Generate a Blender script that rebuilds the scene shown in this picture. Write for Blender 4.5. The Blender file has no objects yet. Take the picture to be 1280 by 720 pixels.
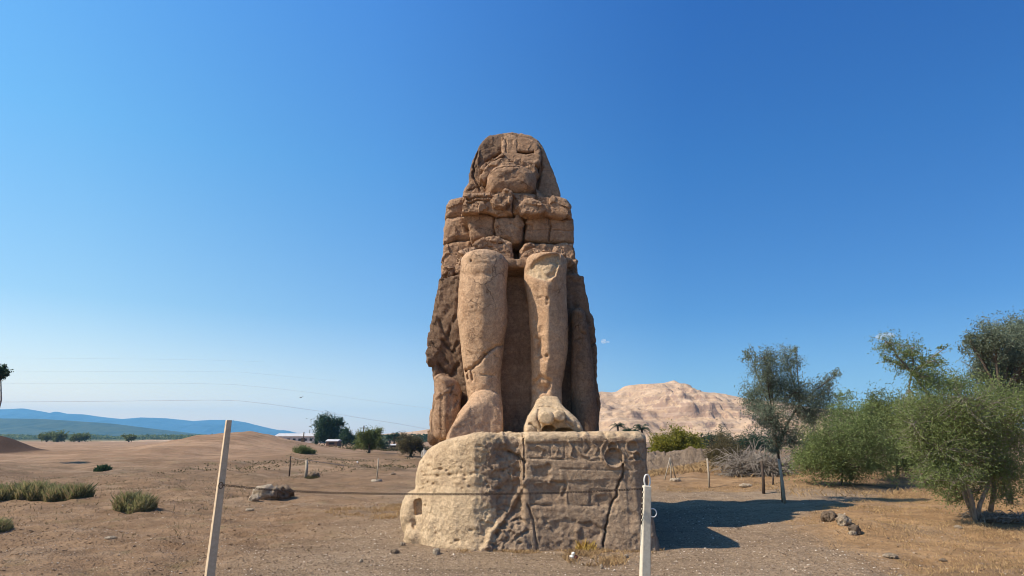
import bpy, math, random
import numpy as np
from mathutils import Vector, Matrix

# ------------------------------------------------------------------ camera
C = bpy.context.scene.collection
SC = bpy.context.scene
PITCH = math.radians(14.07); F = 750.0; ZC = 2.4
cam_d = bpy.data.cameras.new('camera'); cam = bpy.data.objects.new('camera', cam_d); C.objects.link(cam)
cam.location = (0, 0, ZC); cam.rotation_euler = (math.pi/2 + PITCH, 0, 0)
cam_d.sensor_width = 36.0; cam_d.lens = 36.0*F/1280.0; cam_d.clip_end = 30000; cam_d.clip_start = 0.1
SC.camera = cam

# ------------------------------------------------------------------ sky, sun, exposure
SUN_EL = math.radians(47); SUN_AZ = math.radians(15)         # az: towards the camera from due left
w = bpy.data.worlds.new('World'); SC.world = w; w.use_nodes = True
nt = w.node_tree; nt.nodes.clear()
sky = nt.nodes.new('ShaderNodeTexSky'); sky.sky_type = 'NISHITA'; sky.sun_disc = False
sky.sun_elevation = SUN_EL; sky.sun_rotation = math.radians(-90) - SUN_AZ
sky.air_density = 1.0; sky.dust_density = 0.3; sky.ozone_density = 4.0
bg = nt.nodes.new('ShaderNodeBackground'); bg.inputs['Strength'].default_value = 0.078
wo = nt.nodes.new('ShaderNodeOutputWorld')
# the sky deepens upwards and away from the sun more than the Nishita model has it
tc = nt.nodes.new('ShaderNodeTexCoord'); sx = nt.nodes.new('ShaderNodeSeparateXYZ'); nt.links.new(tc.outputs['Generated'], sx.inputs[0])
def _grade(sock, lo, hi, stops):
    mr = nt.nodes.new('ShaderNodeMapRange'); nt.links.new(sock, mr.inputs[0]); mr.inputs[1].default_value = lo; mr.inputs[2].default_value = hi
    r = nt.nodes.new('ShaderNodeValToRGB'); nt.links.new(mr.outputs[0], r.inputs[0]); e = r.color_ramp.elements
    for i, (x, c) in enumerate(stops):
        t = (x-lo)/(hi-lo); el = e[i] if i < 2 else e.new(t); 
        el.position = t; el.color = (*[q/3.0 for q in c], 1)
    return r.outputs[0]
gz = _grade(sx.outputs[2], 0, .7, [(.05, (2.1, 1.6, 1.4)), (.63, (.74, 1.6, 2.25)), (.19, (1.16, 1.42, 1.54)), (.42, (.84, 1.6, 1.95))])
gx = _grade(sx.outputs[0], -.8, .8, [(-.58, (1.35, 1.2, 1.0)), (.6, (.31, .49, .69)), (-.2, (1, 1, 1)), (.26, (.38, .58, .77))])
def _mul(a, b):
    x = nt.nodes.new('ShaderNodeVectorMath'); x.operation = 'MULTIPLY'; nt.links.new(a, x.inputs[0])
    if isinstance(b, tuple): x.inputs[1].default_value = b
    else: nt.links.new(b, x.inputs[1])
    return x.outputs[0]
nt.links.new(_mul(_mul(_mul(sky.outputs[0], gz), gx), (9, 9, 9)), bg.inputs['Color']); nt.links.new(bg.outputs[0], wo.inputs['Surface'])
sd = bpy.data.lights.new('sun', 'SUN'); sun = bpy.data.objects.new('sun', sd); C.objects.link(sun)
sd.energy = 5.0; sd.angle = math.radians(0.53); sd.color = (1.0, 0.90, 0.76)
sdir = Vector((-math.cos(SUN_EL)*math.cos(SUN_AZ), -math.cos(SUN_EL)*math.sin(SUN_AZ), math.sin(SUN_EL)))
sun.rotation_euler = sdir.to_track_quat('Z', 'Y').to_euler(); sun.location = (-20, -5, 40)
SC.view_settings.view_transform = 'Standard'; SC.view_settings.look = 'None'
SC.view_settings.gamma = 1.0; SC.view_settings.exposure = 0.40; SC.view_settings.use_curve_mapping = False
SC.cycles.filter_width = 1.05; SC.cycles.max_bounces = 8; SC.cycles.volume_bounces = 1; SC.cycles.transparent_max_bounces = 12

# ------------------------------------------------------------------ projection helpers (photo pixel -> place)
cp, sp = math.cos(PITCH), math.sin(PITCH)
def P(u, v, Y):
    """point of the place seen at photo pixel (u, v) that lies Y metres ahead"""
    a = (u-640)/F; b = (360-v)/F
    d = (a, cp - b*sp, sp + b*cp); t = Y/d[1]
    return (d[0]*t, Y, ZC + d[2]*t)
def G(u, v, z=0.0):
    a = (u-640)/F; b = (360-v)/F
    d = (a, cp - b*sp, sp + b*cp); t = (z-ZC)/d[2]
    return (d[0]*t, d[1]*t, z)
def mpp(Y, z=2.4):                      # metres per photo pixel at a place
    return (Y*cp + (z-ZC)*sp)/F

# ------------------------------------------------------------------ noise
_tabs = {}
def _tab(seed):
    if seed not in _tabs: _tabs[seed] = np.random.default_rng(seed).uniform(-1, 1, (32, 32, 32)).astype(np.float32)
    return _tabs[seed]
def vnoise(p, seed=1):
    T = _tab(seed); i = np.floor(p).astype(np.int64); f = p - i; f = f*f*(3-2*f)
    i0 = i & 31; i1 = (i+1) & 31; r = 0
    for a in (0, 1):
        for b in (0, 1):
            for c in (0, 1):
                wgt = (f[:,0] if a else 1-f[:,0])*(f[:,1] if b else 1-f[:,1])*(f[:,2] if c else 1-f[:,2])
                r = r + wgt*T[(i1 if a else i0)[:,0], (i1 if b else i0)[:,1], (i1 if c else i0)[:,2]]
    return r
def fbm(p, freq=1.0, octv=4, seed=1, gain=0.5, ridged=False):
    r = 0; a = 1.0; q = np.asarray(p, float)*freq
    for o in range(octv):
        n = vnoise(q + 17.3*o, seed+o)
        if ridged: n = 1-2*np.abs(n)
        r = r + a*n; a *= gain; q = q*2.03
    return r
def facet(p, scale, seed=5, tilt=0.6, stretch=(1, 1, 1)):
    """broken-stone facets: every Voronoi cell is its own tilted plane"""
    q = p/scale*np.array(stretch); base = np.floor(q).astype(np.int64)
    R = _tab(seed); R2 = _tab(seed+1); R3 = _tab(seed+2)
    best = np.full(len(q), 1e9); h = np.zeros(len(q))
    for a in (-1, 0, 1):
        for b in (-1, 0, 1):
            for c in (-1, 0, 1):
                ci = base + (a, b, c); m = ci & 31; k = (m[:,0], m[:,1], m[:,2])
                ctr = ci + 0.5 + 0.5*np.stack([R[k], R2[k], R3[k]], 1)
                d = q-ctr; dd = (d*d).sum(1); sel = dd < best
                k2 = ((m[:,0]+7) & 31, (m[:,1]+3) & 31, (m[:,2]+11) & 31)
                hv = 0.5*R[k2] + tilt*(R2[k2]*d[:,0] + R3[k2]*d[:,2] + R[k2]*d[:,1])
                best = np.where(sel, dd, best); h = np.where(sel, hv, h)
    return h
def sstep(a, b, x):
    t = np.clip((x-a)/(b-a), 0, 1); return t*t*(3-2*t)

# ------------------------------------------------------------------ mesh helpers
def mesh_from(name, v, faces, mat=None, parent=None, smooth=True, k=None, mats=None, mat_idx=None):
    """faces: (N,k) int array or list of tuples; v in world coordinates"""
    v = np.asarray(v, np.float64)
    off = np.array(parent['_o']) if parent is not None and '_o' in parent.keys() else np.zeros(3)
    v = v - off
    me = bpy.data.meshes.new(name)
    if isinstance(faces, np.ndarray):
        n, k = faces.shape
        me.vertices.add(len(v)); me.vertices.foreach_set('co', v.astype(np.float32).ravel())
        me.loops.add(n*k); me.loops.foreach_set('vertex_index', faces.astype(np.int32).ravel())
        me.polygons.add(n); me.polygons.foreach_set('loop_start', np.arange(0, n*k, k, dtype=np.int32))
        me.polygons.foreach_set('loop_total', np.full(n, k, np.int32))
        me.update(calc_edges=True)
    else:
        me.from_pydata([tuple(x) for x in v], [], [tuple(int(i) for i in f) for f in faces]); me.update()
    me.polygons.foreach_set('use_smooth', np.full(len(me.polygons), smooth, bool))
    if mats:
        for m in mats: me.materials.append(m)
        if mat_idx is not None: me.polygons.foreach_set('material_index', np.asarray(mat_idx, np.int32))
    elif mat: me.materials.append(mat)
    o = bpy.data.objects.new(name, me); C.objects.link(o)
    if parent is not None:
        o.parent = parent; o['_o'] = [float(x) for x in off]
    return o
def thing(name, label, cat, loc, group=None):
    o = bpy.data.objects.new(name, None); C.objects.link(o); o.location = loc; o.empty_display_size = 0.3
    o['label'] = label; o['category'] = cat; o['_o'] = [float(c) for c in loc]
    if group: o['group'] = group
    return o
def tag(o, label, cat, group=None, kind=None):
    o['label'] = label; o['category'] = cat
    if group: o['group'] = group
    if kind: o['kind'] = kind
    return o
def structure(o):
    o['kind'] = 'structure'; return o
def norms(v, q):
    n = np.zeros_like(v)
    a = v[q[:,2]]-v[q[:,0]]; b = v[q[:,3 if q.shape[1] == 4 else 1]]-v[q[:,1 if q.shape[1] == 4 else 0]]
    fn = np.cross(a, b)
    if q.shape[1] == 3: fn = np.cross(v[q[:,1]]-v[q[:,0]], v[q[:,2]]-v[q[:,0]])
    for c in range(q.shape[1]): 
        for ax in range(3): n[:,ax] += np.bincount(q[:,c], fn[:,ax], len(v))
    return n/np.maximum(np.linalg.norm(n, axis=1, keepdims=True), 1e-9)

# signed-distance modelling on a grid, meshed with surface nets
def axis(a, b, r): return np.arange(a, b+r, r)
def nets(f, ax, ay, az):
    f = f.astype(np.float32)
    f[0], f[-1], f[:,0], f[:,-1], f[:,:,0], f[:,:,-1] = (np.maximum(g, 1e-3) for g in (f[0], f[-1], f[:,0], f[:,-1], f[:,:,0], f[:,:,-1]))
    s = f < 0; nx, ny, nz = f.shape
    cnt = np.zeros((nx-1, ny-1, nz-1), np.int8)
    for a in (0, 1):
        for b in (0, 1):
            for c in (0, 1): cnt += s[a:nx-1+a, b:ny-1+b, c:nz-1+c]
    I, J, K = np.nonzero((cnt > 0) & (cnt < 8)); idx = np.full(cnt.shape, -1, np.int64); idx[I, J, K] = np.arange(len(I))
    acc = np.zeros((len(I), 3)); num = np.zeros(len(I))
    cor = [(a, b, c) for a in (0, 1) for b in (0, 1) for c in (0, 1)]
    for A in cor:
        for d in range(3):
            if A[d]: continue
            B = list(A); B[d] = 1
            va = f[I+A[0], J+A[1], K+A[2]]; vb = f[I+B[0], J+B[1], K+B[2]]
            m = (va < 0) != (vb < 0); t = np.where(m, va/np.where(m, va-vb, 1), 0)
            for e in range(3): acc[:,e] += np.where(m, A[e] + (t if e == d else 0), 0)
            num += m
    acc /= num[:,None]
    v = np.stack([np.interp(I+acc[:,0], np.arange(nx), ax), np.interp(J+acc[:,1], np.arange(ny), ay), np.interp(K+acc[:,2], np.arange(nz), az)], 1)
    Q = []
    for d in range(3):
        S = np.moveaxis(s, d, 0); IX = np.moveaxis(idx, d, 0)
        if d == 1: S = S.swapaxes(1, 2); IX = IX.swapaxes(1, 2)      # (y, z, x)
        # d=0: (x,y,z)   d=1: (y,z,x)   d=2: (z,x,y)
        i, j, k = np.nonzero(S[:-1, 1:-1, 1:-1] != S[1:, 1:-1, 1:-1]); j += 1; k += 1
        q = np.stack([IX[i, j-1, k-1], IX[i, j, k-1], IX[i, j, k], IX[i, j-1, k]], 1)
        flip = ~S[i, j, k]; q[flip] = q[flip][:, ::-1]; Q.append(q)
    q = np.concatenate(Q); q = q[(q >= 0).all(1)]
    return v, q
def grid(ax, ay, az): return np.meshgrid(ax, ay, az, indexing='ij', sparse=True)
def poly2(px, py, poly):
    poly = np.asarray(poly, float); n = len(poly)
    d = None; s = None
    for i in range(n):
        a = poly[i]; b = poly[i-1]; e = b-a
        wx, wy = px-a[0], py-a[1]
        t = np.clip((wx*e[0]+wy*e[1])/(e@e+1e-12), 0, 1)
        dx, dy = wx-e[0]*t, wy-e[1]*t; dd = dx*dx+dy*dy
        c1 = py >= a[1]; c2 = py < b[1]; c3 = e[0]*wy > e[1]*wx
        fl = (c1 & c2 & c3) | (~c1 & ~c2 & ~c3)
        if d is None: d = dd; s = np.ones_like(dd)
        else: d = np.minimum(d, dd)
        s = np.where(fl, -s, s)
    return s*np.sqrt(d)
def rint(a, b, r):                     # rounded intersection
    a = a+r; b = b+r
    return np.minimum(np.maximum(a, b), 0)+np.sqrt(np.maximum(a, 0)**2+np.maximum(b, 0)**2)-r
def smin(a, b, k):
    h = np.clip(0.5+0.5*(b-a)/k, 0, 1); return b*(1-h)+a*h-k*h*(1-h)
def smax(a, b, k): return -smin(-a, -b, k)
def rbox(X, Y, Z, x0, x1, y0, y1, z0, z1, r):
    return rint(rint(np.maximum(x0-X, X-x1), np.maximum(y0-Y, Y-y1), r), np.maximum(z0-Z, Z-z1), r)
def ell(X, Y, Z, c, R):
    k = np.sqrt(((X-c[0])/R[0])**2+((Y-c[1])/R[1])**2+((Z-c[2])/R[2])**2)
    return (k-1)*min(R)
def polyline_d(x, z, pts):
    d = np.full(x.shape, 1e9)
    for (a, b) in zip(pts[:-1], pts[1:]):
        a = np.array(a); b = np.array(b); e = b-a
        t = np.clip(((x-a[0])*e[0]+(z-a[1])*e[1])/(e@e+1e-12), 0, 1)
        d = np.minimum(d, np.hypot(x-a[0]-e[0]*t, z-a[1]-e[1]*t))
    return d
def jag(pts, amp, n=5, seed=0):        # a jagged crack line through the given points
    r = random.Random(seed); out = [pts[0]]
    for a, b in zip(pts[:-1], pts[1:]):
        for k in range(1, n+1):
            t = k/n; out.append((a[0]+(b[0]-a[0])*t+r.uniform(-amp, amp)*(k < n), a[1]+(b[1]-a[1])*t+r.uniform(-amp, amp)*(k < n)))
    return out
def pix(pts, Y): return [(P(u, v, Y)[0], P(u, v, Y)[2]) for u, v in pts]
def carve(v, n, pts, width, depth, front=-0.15, pw=2):
    """press a groove (or, with negative depth, raise a ridge) into the faces that look forward"""
    d = polyline_d(v[:,0], v[:,2], pts); v[:,1] += np.where(n[:,1] < front, depth*np.exp(-(d/width)**2), 0)
def pit(v, n, c, rx, rz, depth, sharp=2):
    d = np.hypot((v[:,0]-c[0])/rx, (v[:,2]-c[1])/rz); v[:,1] += np.where(n[:,1] < -0.1, depth*np.exp(-d**(2*sharp)), 0)

# tubes / boxes / lathes as plain vertex lists
class MB:
    def __init__(s): s.v = []; s.f = []; s.m = []
    def add(s, v, f, mi=0):
        o = len(s.v); s.v += [tuple(x) for x in v]; s.f += [tuple(i+o for i in g) for g in f]; s.m += [mi]*len(f)
    def tube(s, pts, rad, seg=8, cap=True, mi=0, squash=1.0):
        pts = [Vector(p) for p in pts]; n = len(pts)
        if not hasattr(rad, '__len__'): rad = [rad]*n
        v = []; ref = None
        for i, p in enumerate(pts):
            t = (pts[min(i+1, n-1)]-pts[max(i-1, 0)]); t = t.normalized() if t.length > 1e-9 else Vector((0, 0, 1))
            if ref is None: ref = Vector((1, 0, 0)) if abs(t.x) < 0.8 else Vector((0, 1, 0))
            a = (ref - t*ref.dot(t)).normalized(); b = t.cross(a); ref = a
            for k in range(seg):
                g = 2*math.pi*k/seg; v.append(p+(a*math.cos(g)+b*math.sin(g)*squash)*rad[i])
        f = [(i*seg+k, i*seg+(k+1) % seg, (i+1)*seg+(k+1) % seg, (i+1)*seg+k) for i in range(n-1) for k in range(seg)]
        if cap: f += [tuple(reversed(range(seg))), tuple(range((n-1)*seg, n*seg))]
        s.add(v, f, mi)
    def box(s, x0, x1, y0, y1, z0, z1, mi=0, M=None):
        v = [Vector((x, y, z)) for z in (z0, z1) for y in (y0, y1) for x in (x0, x1)]
        if M is not None: v = [M @ q for q in v]
        s.add(v, [(0, 2, 3, 1), (4, 5, 7, 6), (0, 1, 5, 4), (2, 6, 7, 3), (0, 4, 6, 2), (1, 3, 7, 5)], mi)
    def build(s, name, mat, parent=None, smooth=False, bevel=0):
        o = mesh_from(name, s.v, s.f, mat if not isinstance(mat, list) else None, parent, smooth, mats=mat if isinstance(mat, list) else None, mat_idx=s.m)
        if bevel:
            b = o.modifiers.new('bevel', 'BEVEL'); b.width = bevel; b.segments = 2
        return o

# ------------------------------------------------------------------ materials
def newmat(name):
    m = bpy.data.materials.new(name); m.use_nodes = True; n = m.node_tree; n.nodes.clear()
    out = n.nodes.new('ShaderNodeOutputMaterial'); bs = n.nodes.new('ShaderNodeBsdfPrincipled')
    bs.inputs['Specular IOR Level'].default_value = 0.25; bs.inputs['Roughness'].default_value = 0.9
    n.links.new(bs.outputs[0], out.inputs[0]); return m, n, bs
def N(n, t, **kw):
    x = n.nodes.new(t)
    for k, val in kw.items():
        if k.startswith('i_'): x.inputs[k[2:].replace('_', ' ')].default_value = val
        else: setattr(x, k, val)
    return x
def noise(n, co, scale, detail=5, rough=0.6, dist=0.0):
    x = N(n, 'ShaderNodeTexNoise'); x.inputs['Scale'].default_value = scale; x.inputs['Detail'].default_value = detail
    x.inputs['Roughness'].default_value = rough; x.inputs['Distortion'].default_value = dist
    n.links.new(co, x.inputs['Vector']); return x.outputs['Fac']
def ramp(n, fac, a, b, c0=(0, 0, 0, 1), c1=(1, 1, 1, 1)):
    x = N(n, 'ShaderNodeValToRGB'); e = x.color_ramp.elements
    e[0].position = a; e[1].position = b; e[0].color = c0; e[1].color = c1
    n.links.new(fac, x.inputs[0]); return x.outputs[0]
def mix(n, fac, a, b, bt='MIX'):
    x = N(n, 'ShaderNodeMix', data_type='RGBA', blend_type=bt)
    for s, val in ((0, fac), (6, a), (7, b)):
        if hasattr(val, 'is_linked') or isinstance(val, bpy.types.NodeSocket): n.links.new(val, x.inputs[s])
        else: x.inputs[s].default_value = val if s == 0 else (*val[:3], 1)
    return x.outputs[2]
def math_(n, op, a, b=0.0, clamp=False):
    x = N(n, 'ShaderNodeMath', operation=op, use_clamp=clamp)
    for s, val in ((0, a), (1, b)):
        if isinstance(val, bpy.types.NodeSocket): n.links.new(val, x.inputs[s])
        else: x.inputs[s].default_value = val
    return x.outputs[0]
def mapr(n, val, a, b, c=0.0, d=1.0):
    x = N(n, 'ShaderNodeMapRange'); n.links.new(val, x.inputs[0])
    for i, q in enumerate((a, b, c, d)): x.inputs[i+1].default_value = q
    return x.outputs[0]
def coords(n, scale=(1, 1, 1)):
    g = N(n, 'ShaderNodeNewGeometry')
    if scale == (1, 1, 1): return g.outputs['Position']
    m = N(n, 'ShaderNodeMapping'); m.inputs['Scale'].default_value = scale; n.links.new(g.outputs['Position'], m.inputs['Vector'])
    return m.outputs[0]
def bump(n, bs, *layers):
    prev = None
    for h, strength, dist in layers:
        b = N(n, 'ShaderNodeBump'); b.inputs['Strength'].default_value = strength; b.inputs['Distance'].default_value = dist
        n.links.new(h, b.inputs['Height'])
        if prev is not None: n.links.new(prev, b.inputs['Normal'])
        prev = b.outputs[0]
    n.links.new(prev, bs.inputs['Normal'])
def sandstone(name, light, mid, dark, stain=0.5, strata=0.35, bumpk=1.0, pits=0.5, veins=0.6):
    m, n, bs = newmat(name); co = coords(n)
    a = noise(n, co, 0.9, 6, 0.62, 0.4); b = noise(n, co, 6.0, 6, 0.68); st = noise(n, coords(n, (0.5, 0.5, 3.2)), 1.6, 4, 0.6, 0.5)
    col = mix(n, ramp(n, a, 0.40, 0.60), mid, light)
    col = mix(n, math_(n, 'MULTIPLY', ramp(n, st, 0.48, 0.62), strata), col, dark)
    drip = noise(n, coords(n, (2.6, 2.6, 0.45)), 1.2, 6, 0.7, 0.3)          # stains run down the stone
    col = mix(n, math_(n, 'MULTIPLY', ramp(n, drip, 0.5, 0.66), stain), col, dark)
    col = mix(n, math_(n, 'MULTIPLY', ramp(n, b, 0.45, 0.70), 0.55), col, tuple(c*1.3 for c in light))
    mott = noise(n, co, 14.0, 5, 0.75)
    col = mix(n, math_(n, 'MULTIPLY', ramp(n, mott, 0.40, 0.56, (1, 1, 1, 1), (0, 0, 0, 1)), 0.5), col, tuple(c*0.5 for c in mid))
    fine = noise(n, co, 42.0, 4, 0.75)
    col = mix(n, math_(n, 'MULTIPLY', ramp(n, fine, 0.45, 0.7), 0.35), col, tuple(c*1.35 for c in light))
    # hairline cracks
    wv = N(n, 'ShaderNodeVectorMath', operation='ADD'); sc_ = N(n, 'ShaderNodeVectorMath', operation='SCALE'); nz = N(n, 'ShaderNodeTexNoise'); nz.inputs['Scale'].default_value = 2.5; nz.inputs['Detail'].default_value = 6
    n.links.new(co, nz.inputs['Vector']); n.links.new(nz.outputs['Color'], sc_.inputs[0]); sc_.inputs['Scale'].default_value = 0.8; n.links.new(co, wv.inputs[0]); n.links.new(sc_.outputs[0], wv.inputs[1])
    ve = N(n, 'ShaderNodeTexVoronoi', feature='DISTANCE_TO_EDGE'); ve.inputs['Scale'].default_value = 1.3; n.links.new(wv.outputs[0], ve.inputs['Vector'])
    vr = ramp(n, ve.outputs['Distance'], 0.0, 0.022); vg = ramp(n, noise(n, co, 0.8, 3), 0.50, 0.60, (1, 1, 1, 1), (0, 0, 0, 1))
    vein = mix(n, vg, vr, (1, 1, 1))
    col = mix(n, math_(n, 'MULTIPLY', math_(n, 'SUBTRACT', 1.0, vein), veins), col, tuple(c*0.4 for c in dark))
    n.links.new(col, bs.inputs['Base Color']); bs.inputs['Roughness'].default_value = 0.93; bs.inputs['Specular IOR Level'].default_value = 0.15
    vo = N(n, 'ShaderNodeTexVoronoi'); vo.inputs['Scale'].default_value = 9.0; n.links.new(co, vo.inputs['Vector'])
    pt = ramp(n, vo.outputs['Distance'], 0.08, 0.26)
    gate = ramp(n, noise(n, co, 1.7, 3), 0.5, 0.62)
    pitt = mix(n, gate, (1, 1, 1), pt)
    bump(n, bs, (b, 0.7*bumpk, 0.12), (mott, 0.9*bumpk, 0.07), (fine, 0.7*bumpk, 0.03), (pitt, pits, 0.04), (vein, veins, 0.05))
    return m
ST_STATUE = sandstone('weathered_sandstone', (0.52, 0.335, 0.205), (0.38, 0.225, 0.13), (0.17, 0.10, 0.058), 0.6, 0.35, 1.0, .3)
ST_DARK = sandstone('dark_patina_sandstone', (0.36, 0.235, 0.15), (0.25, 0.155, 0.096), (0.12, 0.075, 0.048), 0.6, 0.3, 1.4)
ST_LEG = sandstone('smooth_sandstone', (0.56, 0.37, 0.225), (0.44, 0.27, 0.155), (0.24, 0.14, 0.08), 0.5, 0.25, 0.6, 0.25)
ST_PED = sandstone('pedestal_sandstone', (0.60, 0.44, 0.27), (0.50, 0.355, 0.21), (0.31, 0.20, 0.12), 0.4, 0.4, 0.65, 0.3, 0.25)
ST_PED2 = sandstone('brown_pedestal_sandstone', (0.40, 0.285, 0.185), (0.31, 0.21, 0.135), (0.19, 0.12, 0.075), 0.45, 0.4, 0.7, 0.3, 0.25)
HAZE = 1.1e-4
# ================================================================== the colossus
SB = P(643, 543, 17.0); STAT = thing('colossus_statue', 'huge eroded seated stone king with hands on knees, on a block pedestal', 'statue', (0.1, 18.5, 2.42))
def rock(v, q, amp=0.05, fac=0.06, fsc=0.45, seed=1, fine=0.012, stretch=(1, 1, 1)):
    n = norms(v, q)
    d = amp*fbm(v, 1.3, 4, seed) + fac*facet(v, fsc, seed+9, 0.6, stretch) + .3*fac*facet(v, fsc*.42, seed+12, .8, stretch) + fine*fbm(v, 9, 3, seed+3)
    return v + n*d[:,None]
def block(name, poly_px, yf, yb, r=0.16, seed=1, mat=ST_STATUE, dark=None, res=0.032, amp=0.022, fac=0.05, fsc=0.55, cracks=(), pits=(), top_back=0.0, label=None, lean=0.0, fn=None):
    pw = pix(poly_px, yf); xs = [p[0] for p in pw]; zs = [p[1] for p in pw]; m = 0.2
    ax, ay, az = axis(min(xs)-m, max(xs)+m, res), axis(yf-m-0.3, yb+m, res*1.3), axis(min(zs)-m, max(zs)+m, res)
    X, Y, Z = grid(ax, ay, az)
    d2 = poly2(X, Z, pw)
    zz = (Z-min(zs))/(max(zs)-min(zs))
    r = r*(.46 if name == 'torso_block' else 1)
    f = rint(d2 - (0.022 if name == 'torso_block' else .012), np.maximum(yf + top_back*zz - lean*(X-min(xs)) - Y, Y-yb), r)
    if fn is not None: f = fn(f, X, Y, Z)
    v, q = nets(f, ax, ay, az); v = rock(v, q, amp, fac, fsc, seed)
    n = norms(v, q)
    for pts, wd, dp in cracks: carve(v, n, jag(pix(pts, yf), 0.03, 5, seed), wd*.75, dp)
    for (u, vv, ru, rv, dp) in pits:
        c = P(u, vv, yf); k = mpp(yf, c[2]); pit(v, n, (c[0], c[2]), ru*k, rv*k, dp)
    if dark is not None:
        cq = v[q].mean(1); o = mesh_from(name, v, q, None, STAT, smooth=False, mats=[mat, ST_DARK], mat_idx=((poly2(cq[:,0], cq[:,2], pix(dark, yf))+.1*fbm(cq, 3, 3, 9)) < 0).astype(int))
    else: o = mesh_from(name, v, q, mat, STAT, smooth=False)
    if label: o['label'] = label
    return o

# --- torso: courses of big blocks with open joints
TB = [
 ([(556.5,272),(558,258),(563,250),(571,246.5),(582,245),(583,249),(578,262),(578,269),(559,271)], 18.95, 20.5, 0.5, 1, {}),
 ([(554,302),(554.5,285),(558,272),(578,270),(585,286),(589,299),(572,298),(557,303)], 18.95, 20.5, 0.42, 2, {}),
 ([(555,307),(559,303),(572,300),(589,301),(592,313),(582,316),(577,333),(576,344),(553,345),(553,327)], 18.9, 20.5, 0.4, 3, {}),
 ([(578,262),(580,252),(583,244),(600,243),(617,241),(626,238),(635,236),(640,240),(640,265.5),(618,268),(612,265.5),(591,263.5),(577,264.5)], 18, 20.4, 0.24, 4, dict(cracks=[([(584,249),(600,247),(618,247)], .035, .12), ([(584,254),(600,251),(616,252)], .03, .10)], fac=.10)),
 ([(641.5,241),(670,242.5),(698,246),(707,249),(712,256),(715,272),(689,269),(678,265.5),(663,266),(656.5,271),(645,266),(641.5,265)], 18.05, 20.5, 0.28, 5, dict(cracks=[([(670,242),(671,250)], .03, .1)], fac=.07)),
 ([(579,267),(591,264.5),(611,268),(618,270),(617,295),(606,296.5),(592,299.5),(589,297),(585,278),(577,273)], 18.3, 20.4, 0.3, 6, dict(pits=[(603,283,4,1,.03)])),
 ([(619,272),(630.5,270),(648,268.5),(653.5,275),(653.5,296),(650,302),(640,302),(620,294.5),(618.5,285)], 18.15, 20.4, 0.5, 7, dict(fac=.08)),
 ([(657,277),(662,271),(670,268),(678,267),(687,270.5),(715,273.5),(716.5,302),(690,302),(661,301),(656.5,298)], 18.25, 20.5, 0.34, 8, dict(cracks=[([(688,270),(688,286),(687,301)], .03, .10), ([(660,288),(690,287),(715,289)], .02, .04)])),
 ([(591,318),(592,308),(594,301),(612,295),(627.5,297),(640,303),(641,330),(591,330)], 17.95, 20.3, 0.3, 9, dict(cracks=[([(596,307),(612,301),(628,303)], .04, .12)])),
 ([(650,335),(650,312),(655,306),(662,303),(690,303.5),(716.5,304),(718.5,320),(722,345),(700,346)], 18.1, 20.5, 0.3, 10, dict(cracks=[([(690,303),(690,330)], .02, .06)])),
]
for poly, yf, yb, r, sd_, kw in TB: block('torso_block', poly, yf, yb, r, sd_, **kw)
# core of the torso behind the open joints
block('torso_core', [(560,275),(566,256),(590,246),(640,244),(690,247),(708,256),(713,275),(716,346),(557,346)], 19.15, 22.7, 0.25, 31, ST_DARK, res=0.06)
# lumps of broken hand and forearm lying on the chest and lap
block('broken_relief', [(648,258),(654,250),(662,247.5),(672,253),(681,255),(683,262),(675,266),(664,267),(652,266)], 17.85, 19.2, 0.05, 41, fac=.09, fsc=.5)
block('broken_relief', [(613,250),(620,243),(632,236),(639,240),(638,252),(630,259),(618,258)], 17.8, 19.2, 0.05, 42, fac=.08, fsc=.5)
block('broken_hand', [(593,305),(601,298),(612,294.5),(624,296),(629,301),(620,305),(606,306),(598,311)], 17.9, 19.2, 0.05, 43, fac=.07, fsc=.3)
block('broken_hand', [(650,322),(655,313),(664,309.5),(672,311),(676,315),(668,321),(664,328),(652,329)], 17.3, 18.9, 0.12, 44, fac=.06, fsc=.3)
block('broken_hand', [(655,307),(661,303),(665,303.5),(661,309),(654,312)], 18.0, 18.9, 0.06, 45, fac=.04, fsc=.3)
for k_, (poly, yf) in enumerate([([(572,332),(574,322),(582,313),(591,311),(590,318),(582,326),(578,340)], 17.6), ([(671,316),(680,311.5),(694,312),(706,316),(712,324),(708,330),(690,324),(674,320)], 16.9), ([(553,342),(556,333),(562,330),(566,334),(564,343)], 17.9), ([(708,345),(707,326),(713,319),(717,326),(721,345)], 17.6)]):
    block('broken_edge', poly, yf, yf+1.4, 0.08, 50+k_, fac=.16, fsc=.22, amp=.05, res=.035)

# --- head
def head_cut(f, X, Y, Z):
    pf = pix([(607,240),(603,214),(606,198),(618,190),(629,186),(648,187.5),(668,187),(676,200),(674,222),(668,240)], 18.6)
    rec = np.maximum(poly2(X, Z, pf), Y-19.12)              # the face is set back in the headcloth
    f = smax(f, -rec, 0.08)
    c = P(616, 186, 18.75); f = smax(f, -ell(X+.25*(Z-c[2]), Y, Z, (c[0]-.03, 18.42, c[2]-.05), (0.32, 0.42, 0.62)), 0.10)   # hollow broken out of the left brow
    c = P(598, 197, 18.75); f = smax(f, -ell(X, Y, Z, (c[0], 18.4, c[2]), (0.16, 0.35, 0.5)), 0.04)
    c = P(657, 191, 18.75); f = smax(f, -rint(np.abs(X-c[0])-0.30, np.abs(Z-c[2]+0.05*(X-c[0]))-0.055, 0.03)+0*Y, 0.02) if False else f
    return f
def nemes(f, X, Y, Z):
    return head_cut(f, X, Y, Z)
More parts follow.
